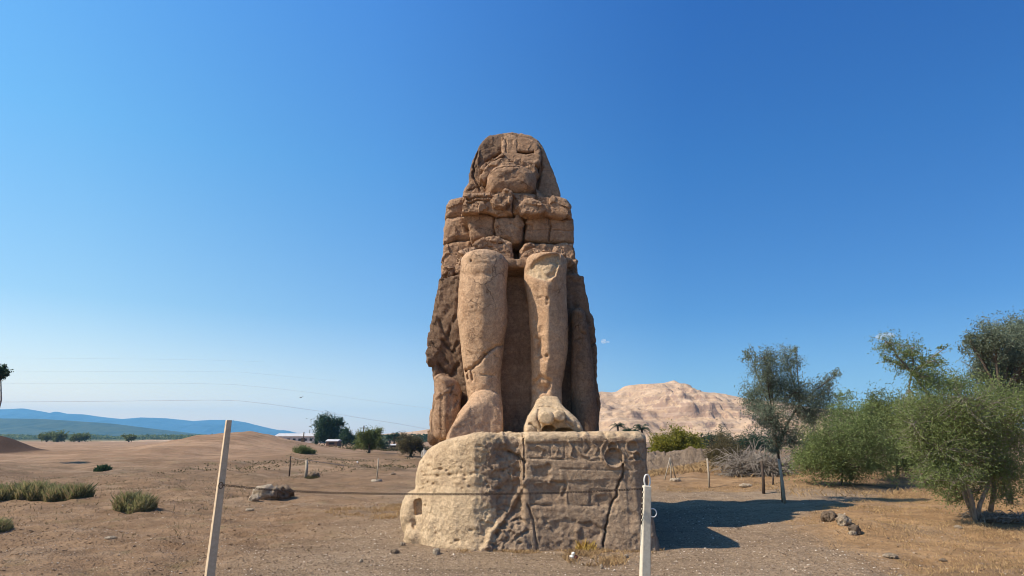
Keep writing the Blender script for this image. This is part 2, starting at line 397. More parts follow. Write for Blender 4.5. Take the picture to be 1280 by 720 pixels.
hc = [([(674,182),(677,200),(676,218),(671,236)], .04, .12), ([(597,187),(592,204),(592,220),(600,238)], .04, .10), ([(628,170),(629.5,180),(628,190)], .03, -.10), ([(600,200),(590,214),(591,222)], .03, .06),
      ([(655,172),(664,176)], .04, -.05), ([(585,238),(600,232),(604,226)], .03, .07), ([(599,186),(597,205),(600,215)], .03, -.08)]
block('headdress', [(586.5,217),(588,204),(592,192),(597,181),(603,172),(611,166),(620,163),(630.5,161),(640,160.5),(653,162),(665,165),(674,171.5),(680,182),(684,192),(692,213),(701,238),(701,247),(640,251),(578,249),(580,238),(587,226)],
      18.65, 21.6, 0.13, 61, dark=[(580,222),(584,190),(600,165),(628,160),(628,192),(606,208),(600,222)], amp=.02, fac=.04, fsc=1.1, top_back=0.2, fn=nemes, cracks=hc, res=.035)
def slit(f, X, Y, Z):
    c = P(657, 191.5, 18.6)
    return smax(f, -rint(np.abs(X-c[0])-0.30, np.maximum(np.abs(Z-c[2]-0.03*np.sin(9*X))-0.06, Y-19.0), 0.02), 0.02)
block('brow', [(627,201),(627,172),(632,164),(637,160.5),(643,161.5),(647,166),(660,168),(671,173),(676,185),(676,202),(672,206),(660,204),(645,203)], 18.42, 19.9, 0.10, 62, fac=.025, amp=.02, top_back=.3, fn=slit, res=.03,
      cracks=[([(646,172),(647,186)], .03, .04), ([(632,170),(633,188)], .03, .05)])
block('broken_brow_ridge', [(600,214),(602,208),(612,199),(622,194),(629,190),(630,193),(620,199),(609,207),(604,214)], 18.38, 19.5, 0.04, 63, fac=.05, amp=.02, fsc=.3, res=.03)
block('broken_cheek', [(600,222),(606,209),(615,201),(627,197),(645,198),(660,203),(671,209),(673,216),(668,222),(660,215),(640,210),(622,211),(612,218),(606,226)], 18.3, 19.5, 0.05, 64, fac=.06, amp=.02, fsc=.35, res=.03)
block('face', [(608,226),(610,215),(617,206),(628,202),(642,201),(658,204),(668,211),(670,222),(669,232),(662,238),(645,240),(628,240),(612,238)], 17.9, 19.6, 0.42, 65, fac=.025, amp=.03, fsc=.9, res=.032,
      cracks=[([(612,214),(624,208),(640,207),(650,206)], .03, .05), ([(631,196),(645,202)], .03, -.08)], label='rounded lump where the face has worn away')
block('neck', [(604,250),(606,232),(615,236),(640,237),(668,237),(676,247),(670,252)], 18.4, 20.0, 0.1, 66, fac=.08, amp=.03, fsc=.25, cracks=[([(610,240),(640,241),(668,241)], .025, .09)])

# --- legs
def prof(tab, Yp):
    """table of (v, centre_u, radius_px) -> z, cx, r at distance Yp"""
    out = []
    for v_, u_, r_ in tab:
        p = P(u_, v_, Yp); out.append((p[2], p[0], r_*mpp(Yp, p[2])))
    out.sort(); return np.array(out)
def leg(tab, yc, px, pexp, seed, web, knee, label, cracks, pits, ridge=(), topv=314):
    T = prof(tab, yc-0.55); z0, z1 = 2.38, P(600, topv, yc-0.4)[2]
    cx0, cx1 = T[:,1].min(), T[:,1].max(); R = T[:,2].max()
    ax, ay, az = axis(cx0-R-.3, cx1+R+.3, .035), axis(yc-1.2, yc+1.9, .04), axis(z0-.1, z1+.25, .035)
    X, Y, Z = grid(ax, ay, az)
    cx = np.interp(az, T[:,0], T[:,1])[None,None,:]; r = np.interp(az, T[:,0], T[:,2])[None,None,:]
    a = np.abs((X-cx)/r); b = np.abs((Y-yc)/(r*1.12))
    fr = ((a**pexp+b**pexp)**(1/pexp)-1)*r
    bk = rbox(X-cx, Y, 0*Z, -1*0-0.8, 0.8, yc, yc+1.7, -1, 1, .1)+0*Z      # webbing back to the throne
    bk = np.maximum(np.abs(X-cx)-r*web, np.maximum(yc-Y, Y-yc-1.7))
    f = smin(fr, bk, .12)
    # the knee: rounded cap
    f = rint(f, np.maximum(Z-z1, z0-Z), knee)
    v, q = nets(f, ax, ay, az); n = norms(v, q)
    v = v + n*(0.03*fbm(v, 1.1, 3, seed) + 0.02*facet(v, .8, seed+5, .5) + .008*fbm(v, 9, 3, seed+2))[:,None]
    n = norms(v, q)
    for pts, wd, dp in cracks: carve(v, n, jag(pix(pts, yc-.6), .02, 4, seed), wd, dp)
    for pts, wd, dp in ridge: carve(v, n, pix(pts, yc-.6), wd, dp)
    for (u, vv, ru, rv, dp) in pits:
        c = P(u, vv, yc-.6); k = mpp(yc, c[2]); pit(v, n, (c[0], c[2]), ru*k, rv*k, dp)
    return v, q
v, q = leg([(318,604,29.5),(330,604,30),(345,603.5,30),(365,602.5,31),(385,602.5,31.5),(405,601.5,30),(425,601,27.5),(445,601.5,25),(470,602.5,23),(495,605,22.5),(520,605,22.5),(560,605,23)],
    16.75, 0, 2.3, 101, .85, .26, '', [([(581,461),(590,460),(600,452),(606,443)], .03, .14), ([(606,443),(615,436),(628,428)], .03, .13), ([(581,461),(584,472)], .035, .13), ([(588,462),(590,474)], .03, .12), ([(600,468),(618,469)], .02, .05), ([(598,497),(614,498),(618,502)], .02, .06), ([(584,329),(594,332),(606,330),(613,332)], .02, .02)],
    [(589,327,1.3,1.3,.07), (591,386,1,2,.05), (584,470,2.5,4,.05)], ridge=[([(604,345),(604,480)], .14, -.03), ([(579,340),(590,346),(612,344)], .08, .04)])
LL = mesh_from('leg', v, q, ST_LEG, STAT)
v, q = leg([(318,684,25.5),(332,683.5,27),(350,683,27.5),(362,684.5,26.5),(380,687,25),(400,687.5,24.3),(425,688,23.5),(445,687,22.5),(465,686,20.5),(482,684.5,19.5),(500,684,20),(530,684,21),(560,684,21)],
    16.8, 0, 1.75, 201, .85, .2, '', [([(670,420),(676,425),(674,440),(682,450)], .04, .08), ([(668,480),(676,470),(688,476),(683,490)], .05, .10), ([(668,450),(676,446),(684,444)], .02, .05), ([(690,351),(695,345),(699,330),(697,318)], .025, -.05)],
    [(684,374,1.5,3,.08), (675,371,3,1.5,.04), (670,400,2,6,.05), (684,380,2,2,.06), (677,412,3,5,.05), (684,445,2,3,.06), (679,485,8,6,.09), (668,492,4,4,.08), (674,430,3,5,.05)],
    ridge=[([(684,360),(685,420),(683,470)], .09, -.05)])
# the broken knee: a rough scar dished into its front
n = norms(v, q); sc = poly2(v[:,0], v[:,2], pix([(658,338),(668,326),(682,320),(699,316),(699,330),(694,345),(684,352),(672,348)], 16.25))
k_ = sstep(0.06, -0.05, sc)*(n[:,1] < -.1); v[:,1] += k_*(0.05+.10*sstep(.2, 1.1, v[:,0]-v[:,2]*0)+.05*facet(v, .35, 77, .5)+.035*fbm(v, 3, 4, 3, .6))
km = (k_[q].mean(1) > .5).astype(int)
RL = mesh_from('leg', v, q, None, STAT, mats=[ST_LEG, ST_PED], mat_idx=km); RL['label'] = 'leg with a chipped pale knee and pitted shin'
# feet
def footL():
    ax, ay, az = axis(-2.1, .1, .028), axis(14.3, 17.8, .035), axis(2.3, 4.3, .028)
    X, Y, Z = grid(ax, ay, az)
    A = np.array(P(606, 507, 16.45)); B = np.array(P(578, 551, 15.2)); ra, rb = .47, .40
    e = B-A; t = np.clip(((X-A[0])*e[0]+(Y-A[1])*e[1]+(Z-A[2])*e[2])/(e@e), 0, 1)
    f = np.sqrt((X-A[0]-e[0]*t)**2+(Y-A[1]-e[1]*t)**2+(Z-A[2]-e[2]*t)**2)-(ra+(rb-ra)*t)
    x1 = P(628, 548, 15.7)[0]
    f = smin(f, rbox(X, Y, Z, x1-1.0, x1, 15.5, 17.4, 2.3, P(605, 512, 15.9)[2], .18), .25)
    f = np.maximum(f, X-x1)
    p0, p1, p2 = (np.array(P(*a_)) for a_ in ((563, 546, 15.0), (612, 506, 15.85), (628, 548, 15.72)))
    nn = np.cross(p1-p0, p2-p0); nn /= np.linalg.norm(nn); nn = nn if nn[1] < 0 else -nn
    f = smax(f, (X-p0[0])*nn[0]+(Y-p0[1])*nn[1]+(Z-p0[2])*nn[2], .03)
    v, q = nets(f, ax, ay, az); n = norms(v, q)
    return v+n*(.02*fbm(v, 1.5, 3, 5)+.018*facet(v, .6, 9)+.008*fbm(v, 8, 3, 4))[:,None], q
v, q = footL(); o = mesh_from('foot', v, q, ST_LEG, LL); o['label'] = 'foot with its toes broken off to a flat face'
def footR():
    ax, ay, az = axis(.1, 2.1, .025), axis(14.1, 17.6, .03), axis(2.3, 4.1, .025)
    X, Y, Z = grid(ax, ay, az)
    yf = 14.75
    ol = pix([(657,550),(656,534),(660,521),(668,508),(674,497),(682,492),(699,494),(704,505),(714,518),(724,528),(728,538),(728,550)], 15.1)
    top = 2.45+.42+np.clip((Y-14.7)/1.7, 0, 1)**.9*1.0
    f = rint(poly2(X, Z, ol)+0*Y, np.maximum(14.75-Y, Y-17.4), .12); f = smax(f, Z-top, .12)
    h1 = P(686,538,14.8); h2 = P(705,540,14.8); hol = np.minimum(ell(X, Y, Z, (h1[0], 14.7, h1[2]), (.17, .45, .13)), ell(X, Y, Z, (h2[0], 14.75, h2[2]), (.24, .35, .09)))
    f = smax(f, -hol, .04)
    toes = None
    for (u, vv, rr) in ((682,523,9.0),(699,520,8.0),(712,529,6),(721.5,537,5.5),(664,538,7)):
        c = P(u, vv, 14.9); r = rr*mpp(15, 2.6)
        y0 = (14.42 if u in (682, 699) else 14.70)
        t = np.sqrt(((X-c[0])/r)**2+((Z-c[2])/(r*.9))**2)-1; t = rint(t*r, np.maximum(y0-Y, Y-16.2), .05)
        toes = t if toes is None else np.minimum(toes, t)
    f = smin(f, toes, .015)
    v, q = nets(f, ax, ay, az); n = norms(v, q)
    v = v+n*(.018*fbm(v, 2, 3, 15)+.015*facet(v, .4, 19)+.008*fbm(v, 9, 3, 4))[:,None]; n = norms(v, q)
    for pts, wd, dp in [([(668,510),(680,507),(690,508),(702,514)], .02, .05), ([(662,530),(670,536),(669,546)], .025, .09), ([(674,512),(672,524),(676,534)], .02, .07), ([(706,520),(708,528),(716,534)], .02, .05)]:
        carve(v, n, jag(pix(pts, 14.8), .015, 3, 8), wd, dp)
    return v, q
v, q = footR(); o = mesh_from('foot', v, q, ST_PED, RL); o['label'] = 'foot with two stubs of toes and hollows below them'

# --- lap: thighs, the slab between the knees
X0, X1 = P(576, 330, 16.7)[0], P(712, 330, 16.7)[0]; zt = P(600, 314, 16.35)[2]
ax, ay, az = axis(X0-.3, X1+.3, .045), axis(16.0, 20.2, .06), axis(6.1, zt+.3, .04)
X, Y, Z = grid(ax, ay, az)
kL, kR = P(603, 330, 16.6)[0], P(684, 330, 16.6)[0]
f = rbox(X, Y, Z, kL-.66, kL+.64, 16.7, 19.8, 6.2, zt-.03, .25)
f = smin(f, rbox(X, Y, Z, kR-.58, kR+.58, 16.8, 19.8, 6.2, zt-.06, .25), .2)
f = smin(f, rbox(X, Y, Z, kL, kR, 16.75, 19.8, P(640, 334, 16.75)[2], P(640, 323, 16.75)[2], .08), .15)
f = smin(f, rbox(X, Y, Z, X0+.05, X1-.05, 17.6, 20, 6.2, zt-.25, .2), .2)
v, q = nets(f, ax, ay, az); v = rock(v, q, .03, .03, .5, 71)
o = mesh_from('lap', v, q, ST_STATUE, STAT)

# --- throne
def outline(pts, Yp): return pix(pts, Yp)
yT = 17.15
left = [(548,343),(546.5,352),(545,362),(541.5,378),(538,400),(536.5,415),(535.5,432),(537,447),(540.5,458),(541.5,478),(541,500),(540,525),(538.5,551)]
right = [(751,551),(749.5,520),(748,495),(747.5,470),(747.5,450),(745.5,430),(744,410),(741,396),(735,375),(732,362),(730,344),(718,341)]
# rear part of the throne runs back a long way; side profile kept
pl = pix(left + right, yT)
ax, ay, az = axis(-2.75, 2.75, .045), np.concatenate([axis(16.7, 18.3, .045), np.arange(18.4, 23.6, .1)]), axis(2.3, 7.7, .045)
X, Y, Z = grid(ax, ay, az)
f = rint(poly2(X, Z, pl), np.maximum(yT-Y, Y-23.1), .10)
f = smax(f, -np.maximum(np.abs(X-P(644, 440, 17.3)[0])-.5, Y-17.45)-0*Z, .05)     # deeper recess between the legs
v, q = nets(f, ax, ay, az); n = norms(v, q)
lft = sstep(-1.2, -1.5, v[:,0]); 
d = .05*fbm(v, 1.2, 4, 81)+.02*fbm(v, 7, 3, 88)+(.05+.10*lft)*facet(v, 1.0, 83, .8, (1.3, 1, .35))+(.02+.02*lft)*facet(v, .4, 86, .8, (1, 1, .6))+.02*facet(v, .16, 89, .7)
d *= np.where(np.abs(v[:,0]-.05) < .6, .3, 1)
v = v+n*d[:,None]; n = norms(v, q)
for pts, wd, dp in [([(549,400),(558,420),(570,396)], .04, .10), ([(553,425),(566,440),(573,428)], .04, .12), ([(548,455),(562,470),(573,455)], .05, .14), ([(541,430),(551,438),(560,452)], .03, .08),
                    ([(724,420),(727,460),(722,500)], .05, .12), ([(718,380),(727,400),(725,430)], .05, .10), ([(743,428),(730,436)], .03, .08), ([(634,440),(650,441)], .02, .05), ([(634,380),(652,382)], .02, .04), ([(636,470),(644,500),(640,540)], .03, .05)]:
    carve(v, n, jag(pix(pts, yT), .03, 4, 4), wd, dp)
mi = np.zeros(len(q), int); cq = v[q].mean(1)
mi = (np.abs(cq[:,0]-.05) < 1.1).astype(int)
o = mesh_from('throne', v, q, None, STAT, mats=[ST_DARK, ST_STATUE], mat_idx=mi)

# --- small worn figures standing beside the legs
def column(tab, yc, ry, seed, mat, res=.035, top=.2):
    T = prof(tab, yc); z0, z1 = T[0,0], T[-1,0]
    ax, ay, az = axis((T[:,1]-T[:,2]).min()-.25, (T[:,1]+T[:,2]).max()+.25, res), axis(yc-ry-.25, yc+ry+.25, res), axis(z0-.1, z1+.2, res)
    X, Y, Z = grid(ax, ay, az); cx = np.interp(az, T[:,0], T[:,1])[None,None,:]; r = np.interp(az, T[:,0], T[:,2])[None,None,:]
    f = (np.sqrt(((X-cx)/r)**2+((Y-yc)/ry)**2)-1)*r; f = rint(f, np.maximum(Z-z1, z0-Z), top)
    v, q = nets(f, ax, ay, az); n = norms(v, q)
    return v+n*(.03*fbm(v, 1.6, 3, seed)+.05*facet(v, .45, seed+3, .6)*sstep(z1-2.2, z1-.4, v[:,2])+.01*fbm(v, 9, 3, seed))[:,None], q
v, q = column([(551,559,18),(530,558,18),(510,558,17.5),(490,559,17),(478,557,15),(468,553,10)], 16.75, .5, 91, ST_STATUE)
n = norms(v, q)
for pts, wd, dp in [([(552,549),(552,490)], .04, .04), ([(562,500),(561,549)], .05, .04), ([(560,484),(566,481),(562,492)], .02, .07)]: carve(v, n, pix(pts, 16.3), wd, dp)
o = mesh_from('standing_side_figure', v, q, ST_STATUE, STAT)
v, q = column([(551,732,16),(520,731,16),(480,729,15),(440,727,13),(410,724,10),(385,722,6)], 17.0, .42, 95, ST_DARK)
o = mesh_from('standing_side_figure', v, q, ST_DARK, STAT)
v, q = column([(551,541.5,4.5),(530,541.5,4.5),(512,543,4)], 17.6, .4, 97, ST_STATUE, .03, .06)
o = mesh_from('throne_corner', v, q, ST_STATUE, STAT)

# ================================================================== the pedestal
ax = axis(-3.0, 3.7, .024); ay = np.concatenate([axis(13.6, 15.6, .026), np.arange(15.7, 24.0, .1)]); az = axis(-.35, 2.75, .023)
X, Y, Z = grid(ax, ay, az)
plan = [(-2.45,16.8),(-2.42,15.9),(-2.25,15.2),(-1.85,14.65),(-1.3,14.25),(-.85,14.08),(-.5,14.1),(-.1,14.28),(.18,14.3),(.28,14.06),(2.75,14.02),(3.02,14.12),(3.12,14.4),(3.14,23.3),(-2.4,23.3)]
flare = -.20*np.clip(1-Z/1.2, 0, 1)**1.5*sstep(1.2, 3.0, X) - .10*np.clip(1-Z/1.4, 0, 1)*sstep(-.5, -2, X)
d2 = poly2(X, Y, plan)+flare+.12*np.clip((Z-1.2)/1.3, 0, 1)**1.5*sstep(-.3, -2.2, X)
top = 2.50+.0*X+.05*sstep(.2, .35, X)-.16*sstep(-1.0, -2.5, X)
f = rint(d2, np.maximum(Z-top, -.4-Z), .16)
f = smin(f, rint(d2+.0, np.maximum(Z-2.1, -.4-Z), .05), .01)*1.0
# softer, rounder left shoulder
f = smax(f, (Z-2.40)*.86+(-X-1.75)*.5, .5)
# square top course only on the right half
rc = P(655, 600, 14.0)
# the knocked-about lump at the left foot
c = G(513, 672); f = smin(f, ell(X, Y, Z, (-2.42, 15.55, .62), (.30, .42, .55)), .08)
f = smin(f, ell(X, Y, Z, (-2.2, 15.2, .12), (.34, .35, .38)), .08)
f = smax(f, -rbox(X+.12*(Z-.8), Y, Z-.15*X, -2.33, -2.13, 14.6, 15.3, .96, 1.32, .05), .02)
f = smax(f, -rbox(X, Y, Z+.5*(X+2.3), -2.38, -2.25, 14.6, 15.15, .36, .52, .05), .03)
# swelling boulder-like foot near the joint
f = smin(f, ell(X, Y, Z, (.12, 14.32, .15), (.75, .36, .62)), .12)
f = smin(f, ell(X, Y, Z, (-.5, 14.35, .0), (.9, .42, .34)), .15)
v, q = nets(f, ax, ay, az); n = norms(v, q)
L = sstep(.35, .15, v[:,0])               # 1 on the rough left half
midr = sstep(-1.1, -.4, v[:,0])*L          # roughest where the face turns
low = sstep(1.0, .2, v[:,2])
strat = fbm(v*np.array([.6, .6, 3.0]), 2.2, 3, 113)
d = (.014+.02*L)*fbm(v, 1.2, 3, 111)+.008*fbm(v, 9, 3, 114)+(.008+.002*L+.028*midr+.008*low)*facet(v, .34, 117, .7, (1, 1, 1.6))+(.005+.022*midr+.008*low)*facet(v, .10, 119, .7)+.006*strat*(.3+.7*L)+.03*midr*fbm(v, 3.5, 4, 121, .6)
v = v+n*d[:,None]; n = norms(v, q)
YP = 14.0
rd = random.Random(3)
LN = [ # grooves: points, width, depth
 ([(655,545),(656,575),(655,600)], .022, .10), ([(660,632),(667,650),(672,688)], .018, .07),
 ([(655,600),(648,620),(632,645),(615,665),(608,682)], .06, -.07), ([(655,612),(642,640),(622,668)], .05, .05),
 ([(636,565),(648,570),(657,578)], .03, .12), ([(618,563),(636,565)], .03, .05), ([(640,652),(650,648),(655,655)], .03, .08), ([(645,672),(660,664)], .03, .07),
 ([(778,575),(780,590),(774,603),(772,618),(763,636),(759,655),(756,668),(754,684)], .013, .16),
 ([(663,555),(700,555)], .015, .03), ([(663,573),(720,575),(755,575),(806,575)], .012, .035), ([(700,586),(740,587),(780,588),(810,587)], .012, .02),
 ([(662,603),(700,602)], .012, .03), ([(700,602),(740,601),(775,600)], .010, .012), ([(664,632),(690,634)], .02, .03), ([(715,633),(745,632)], .02, .015),
 ([(688,553),(689,570)], .012, .025), ([(706,554),(706,572)], .012, .02), ([(728,547),(728,560)], .012, .03),
 ([(690,603),(707,604),(708,612),(703,620)], .025, .06), ([(710,606),(711,630)], .010, .015), ([(738,616),(738,632)], .02, .03),
 ([(516,617),(540,619)], .02, .02), ([(520,599),(580,592),(610,594)], .03, .02),
]
for pts, wd, dp in LN: carve(v, n, jag(pix(pts, YP), .028 if wd < .016 and dp > .1 else .012, 4, len(pts)+int(pts[0][0])), wd, dp)
# shallow step below the first band, right half
rt = sstep(.25, .32, v[:,0])*(n[:,1] < -.2); zb = P(700, 575, YP)[2]; zt2 = P(700, 552.5, YP)[2]
v[:,1] += rt*(.035*sstep(zt2+.02, zt2-.02, v[:,2])*sstep(zb-.01, zb+.03, v[:,2]))
v[:,1] += rt*.03*sstep(.9, .6, v[:,2])*fbm(v, 2.5, 3, 140)
for (u0, v0, u1, v1, dp) in ((662,604,708,633,.03), (710,602,775,633,.012), (738,612,768,634,.022), (662,577,745,602,.0), (700,577,778,601,-.012), (782,577,812,690,.014), (664,634,754,690,-.01)):
    a_, c_ = P(u0, v0, YP), P(u1, v1, YP); e_ = np.maximum(np.maximum(a_[0]-v[:,0], v[:,0]-c_[0]), np.maximum(c_[2]-v[:,2], v[:,2]-a_[2]))+.02*fbm(v, 5, 3, 160); v[:,1] += (n[:,1] < -.2)*dp*sstep(.01, -.015, e_)
# spalled hollows
for (u0, v0, u1, v1, dp) in ((664,582,690,600,.07), (668,606,700,628,.05), (660,560,686,572,.03), (700,606,735,630,.0), (745,620,770,636,.05), (680,650,720,668,.04), (725,655,760,676,.05)):
    pg = pix([(u0, v0), (u1, v0+rd.uniform(-2, 2)), (u1-rd.uniform(2, 6), v1), (u0+3, v1-3)], YP)
    sdp = poly2(v[:,0], v[:,2], pg)+.09*fbm(v, 4, 4, 150, .6); v[:,1] += (n[:,1] < -.2)*dp*.8*sstep(.03, -.05, sdp)
# carved signs on the upper band
def ring(c, r, wd, dp):
    cc = P(c[0], c[1], YP); rr = r*mpp(YP, 2.2); dd = np.abs(np.hypot(v[:,0]-cc[0], v[:,2]-cc[2])-rr)
    v[:,1] += np.where(n[:,1] < -.15, dp*np.exp(-(dd/wd)**2), 0)
def disc(c, r, dp):
    cc = P(c[0], c[1], YP); rr = r*mpp(YP, 2.2); dd = np.hypot(v[:,0]-cc[0], v[:,2]-cc[2])
    v[:,1] += np.where(n[:,1] < -.15, dp*sstep(rr*1.08, rr*.9, dd), 0)
disc((768,571.5), 10.5, .07); ring((768,571.5), 12.5, .022, -.045); disc((766,559), 5, .05); ring((766,559), 6.5, .018, -.04)
disc((791,558), 5.5, .05); ring((791,558), 7.5, .018, -.035); disc((797,571), 4, .05); ring((797,570), 5.5, .016, -.035)
for pts, wd, dp in [([(757,552),(752,562),(753,574)], .03, -.05), ([(780,562),(785,570)], .02, -.03), ([(785,574),(792,570),(803,575)], .02, -.04), ([(711,552),(716,560),(713,570),(720,574)], .025, -.045), ([(722,560),(727,568),(735,571)], .025, -.045),
                    ([(733,551),(738,560),(733,566)], .02, .05), ([(740,553),(748,560),(744,568)], .02, -.04), ([(668,560),(674,556),(680,562),(676,570)], .02, -.03), ([(692,556),(698,562),(694,571),(702,572)], .02, -.035), ([(738,574),(750,571),(757,575)], .02, -.03)]:
    carve(v, n, jag(pix(pts, YP), .008, 2, 1), wd, dp)
# weathered pockets on the left half
for _ in range(60):
    u_ = rd.uniform(515, 660); v_ = rd.choice([rd.uniform(575, 612), rd.uniform(555, 680)]); c = P(u_, v_, 14.3); s_ = rd.uniform(.012, .035)
    pit(v, n, (c[0], c[2]), s_*rd.uniform(1, 2.2), s_, rd.uniform(.03, .09), 1)
# notches along the top edge of the right half
for (u_, w_) in ((656,3),(727,4),(741,5),(757,2.5),(772,3),(790,5),(808,4)):
    c = P(u_, 545, YP); dd = np.abs(v[:,0]-c[0])/(w_*mpp(YP)); v[:,2] -= np.where((v[:,2] > 2.42) & (v[:,1] < 14.6), .05*np.exp(-dd**4)*sstep(14.6, 14.3, v[:,1]), 0)
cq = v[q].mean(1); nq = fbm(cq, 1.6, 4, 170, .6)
mi = ((cq[:,0]+.35*nq > -.55) & (cq[:,2]+.12*nq < 2.33+.06*(cq[:,0] > .3))).astype(int)  # second, darker brown stone from the rough middle rightwards, below the top course
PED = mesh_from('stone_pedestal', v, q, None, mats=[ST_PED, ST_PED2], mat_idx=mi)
tag(PED, 'massive cracked stone block with carved signs along its upper right edge, under the seated statue', 'pedestal')
# ================================================================== ground and far land
def gauss(x, y, cx, cy, rx, ry): return np.exp(-((x-cx)/rx)**2-((y-cy)/ry)**2)
def terrain(x, y):
    x = np.asarray(x, float); y = np.asarray(y, float); p = np.stack([x.ravel(), y.ravel(), 0*x.ravel()], 1)
    near = np.exp(-(y/60.0)**2)
    h = .72*sstep(11.6, 7.0, y)
    h = h+(.035*fbm(p, .45, 4, 301)).reshape(x.shape)*sstep(400, 60, y)
    ctr = sstep(3.5, 6.5, np.abs(x-.4))                                    # the walked strip round the statue is even
    h = h+ctr*(.06*fbm(p, 1.1, 5, 305, .6)).reshape(x.shape)*sstep(90, 25, y)
    far = sstep(30, 60, y)*sstep(500, 150, y)
    h = h+far*(.38*fbm(p, .07, 5, 311, .58)).reshape(x.shape)*sstep(10, -10, x)
    h = h+sstep(26, 34, y)*sstep(80, 60, y)*(.22*fbm(p, .3, 4, 315)).reshape(x.shape)
    h = h+(.09*fbm(p, .55, 4, 317, .6)).reshape(x.shape)*sstep(-4, -7, x)*sstep(12, 15, y)*sstep(60, 40, y)
    h = h-.5*gauss(x, y, -15, 62, 9, 2.5)+.5*gauss(x, y, -13, 66, 10, 3)+.5*gauss(x, y, -24, 74, 9, 3)
    h = h+2.75*gauss(x, y, -42, 97, 10.5, 16)*(1+.05*np.sin(x*.9))+.9*gauss(x, y, -60, 90, 22, 14)   # sandy rise
    h = h+2.5*sstep(0, .9, gauss(x, y, -72.5, 82, 7.5, 6))                 # dark earth heap at far left
    h = h+.30*gauss(x, y, 13.5, 19.0, 6.0, 4.5)+.22*gauss(x, y, 8.6, 16.2, 1.3, .8)
    h = h+.5*sstep(28, 40, y)*sstep(8, 14, x)*sstep(140, 60, y)
    h = h-.05*sstep(0, 1, 1)
    ped = sstep(1.2, .2, np.maximum(np.maximum(-2.8-x, x-3.5), np.maximum(13.9-y, y-23.6)))
    return h*(1-.8*ped)+.05
def hz(x, y): return float(terrain(np.array([x]), np.array([y]))[0])
def Gt(u, v):
    z = 0.0
    for _ in range(12): q = G(u, v, z); z = .5*z+.5*hz(q[0], q[1])
    q = G(u, v, z); return (q[0], q[1], hz(q[0], q[1]))
ys = np.concatenate([np.arange(-30, 6, 2), np.arange(6, 22, .11), np.arange(22, 36, .22), 36*1.018**np.arange(0, 340)]); ys = ys[ys < 9000]
ss = np.linspace(-1, 1, 421); xs_ = np.sinh(ss*7.2)/np.sinh(7.2)
def sheet(xx, yy, zz, name, mat, smooth=True):
    nx, ny = xx.shape; v = np.stack([xx.ravel(), yy.ravel(), zz.ravel()], 1)
    i = np.arange(nx*ny).reshape(nx, ny); q = np.stack([i[:-1,:-1].ravel(), i[1:,:-1].ravel(), i[1:,1:].ravel(), i[:-1,1:].ravel()], 1)
    return mesh_from(name, v, q, mat, None, smooth)
XX = np.outer(xs_*6500, np.ones(len(ys))); YY = np.outer(np.ones(len(ss)), ys)
# finer columns near the viewer: x spread grows with distance
xl = ss[:,None]*(14+YY*1.05)+np.sign(ss[:,None])*(np.abs(ss[:,None])**6)*1500*sstep(0, 400, YY)
XX = xl
ZZ = terrain(XX, YY)
m, n, bs = newmat('desert_soil'); co = coords(n)
sep = N(n, 'ShaderNodeSeparateXYZ'); n.links.new(co, sep.inputs[0]); px_, py_ = sep.outputs[0], sep.outputs[1]
big = noise(n, co, .12, 5, .6, .6); med = noise(n, co, .9, 6, .62); small = noise(n, co, 7, 5, .7); peb = N(n, 'ShaderNodeTexVoronoi'); peb.inputs['Scale'].default_value = 26; n.links.new(co, peb.inputs['Vector'])
peb2 = N(n, 'ShaderNodeTexVoronoi'); peb2.inputs['Scale'].default_value = 9; n.links.new(co, peb2.inputs['Vector'])
grav = mix(n, ramp(n, small, .3, .7), (.22, .148, .087), (.335, .235, .143))
sepc = N(n, 'ShaderNodeSeparateColor'); n.links.new(peb.outputs['Color'], sepc.inputs[0])
grav = mix(n, math_(n, 'MULTIPLY', ramp(n, sepc.outputs[0], .62, .85), .5), grav, (.42, .31, .21))
grav = mix(n, math_(n, 'MULTIPLY', ramp(n, sepc.outputs[1], .7, .9), .45), grav, (.11, .07, .045))
red = mix(n, ramp(n, med, .32, .68), (.195, .115, .06), (.325, .205, .115))
straw = mix(n, ramp(n, med, .35, .62), (.27, .155, .07), (.43, .26, .125))
straw = mix(n, math_(n, 'MULTIPLY', ramp(n, small, .5, .75), .6), straw, (.17, .10, .045))
wob = math_(n, 'MULTIPLY', math_(n, 'SUBTRACT', noise(n, co, .5, 5, .7), .5), 5.0)
lm = mapr(n, math_(n, 'ADD', px_, wob), -3.6, -6.5)            # reddish soil to the left
col = mix(n, lm, grav, red)
# dry grass ground to the right, beyond a slanting edge
xw = math_(n, 'ADD', px_, math_(n, 'MULTIPLY', wob, .35))
edge = math_(n, 'SUBTRACT', xw, math_(n, 'ADD', math_(n, 'MULTIPLY', math_(n, 'SUBTRACT', py_, 11.7), .13), math_(n, 'MULTIPLY', math_(n, 'MAXIMUM', math_(n, 'SUBTRACT', py_, 18.0), 0.0), .75)))
r1 = math_(n, 'MULTIPLY', mapr(n, edge, 6.4, 7.6), mapr(n, py_, 31, 28)); r2 = math_(n, 'MULTIPLY', mapr(n, xw, 5.0, 6.5), mapr(n, py_, 29, 32))
rm = math_(n, 'MULTIPLY', math_(n, 'ADD', r1, r2, True), mapr(n, py_, 150, 60)); col = mix(n, rm, col, straw)
mid = mapr(n, py_, 28, 45); midc = mix(n, ramp(n, big, .38, .62), (.17, .10, .055), (.33, .21, .125))
midc = mix(n, math_(n, 'MULTIPLY', ramp(n, noise(n, coords(n, (.25, .8, 1)), .5, 5, .7), .47, .62), .75), midc, (.12, .078, .042))
col = mix(n, math_(n, 'MULTIPLY', mid, .8), col, midc)
sand = mix(n, ramp(n, noise(n, coords(n, (.03, .25, 1)), 1.0, 4), .4, .6), (.27, .16, .09), (.36, .225, .135))
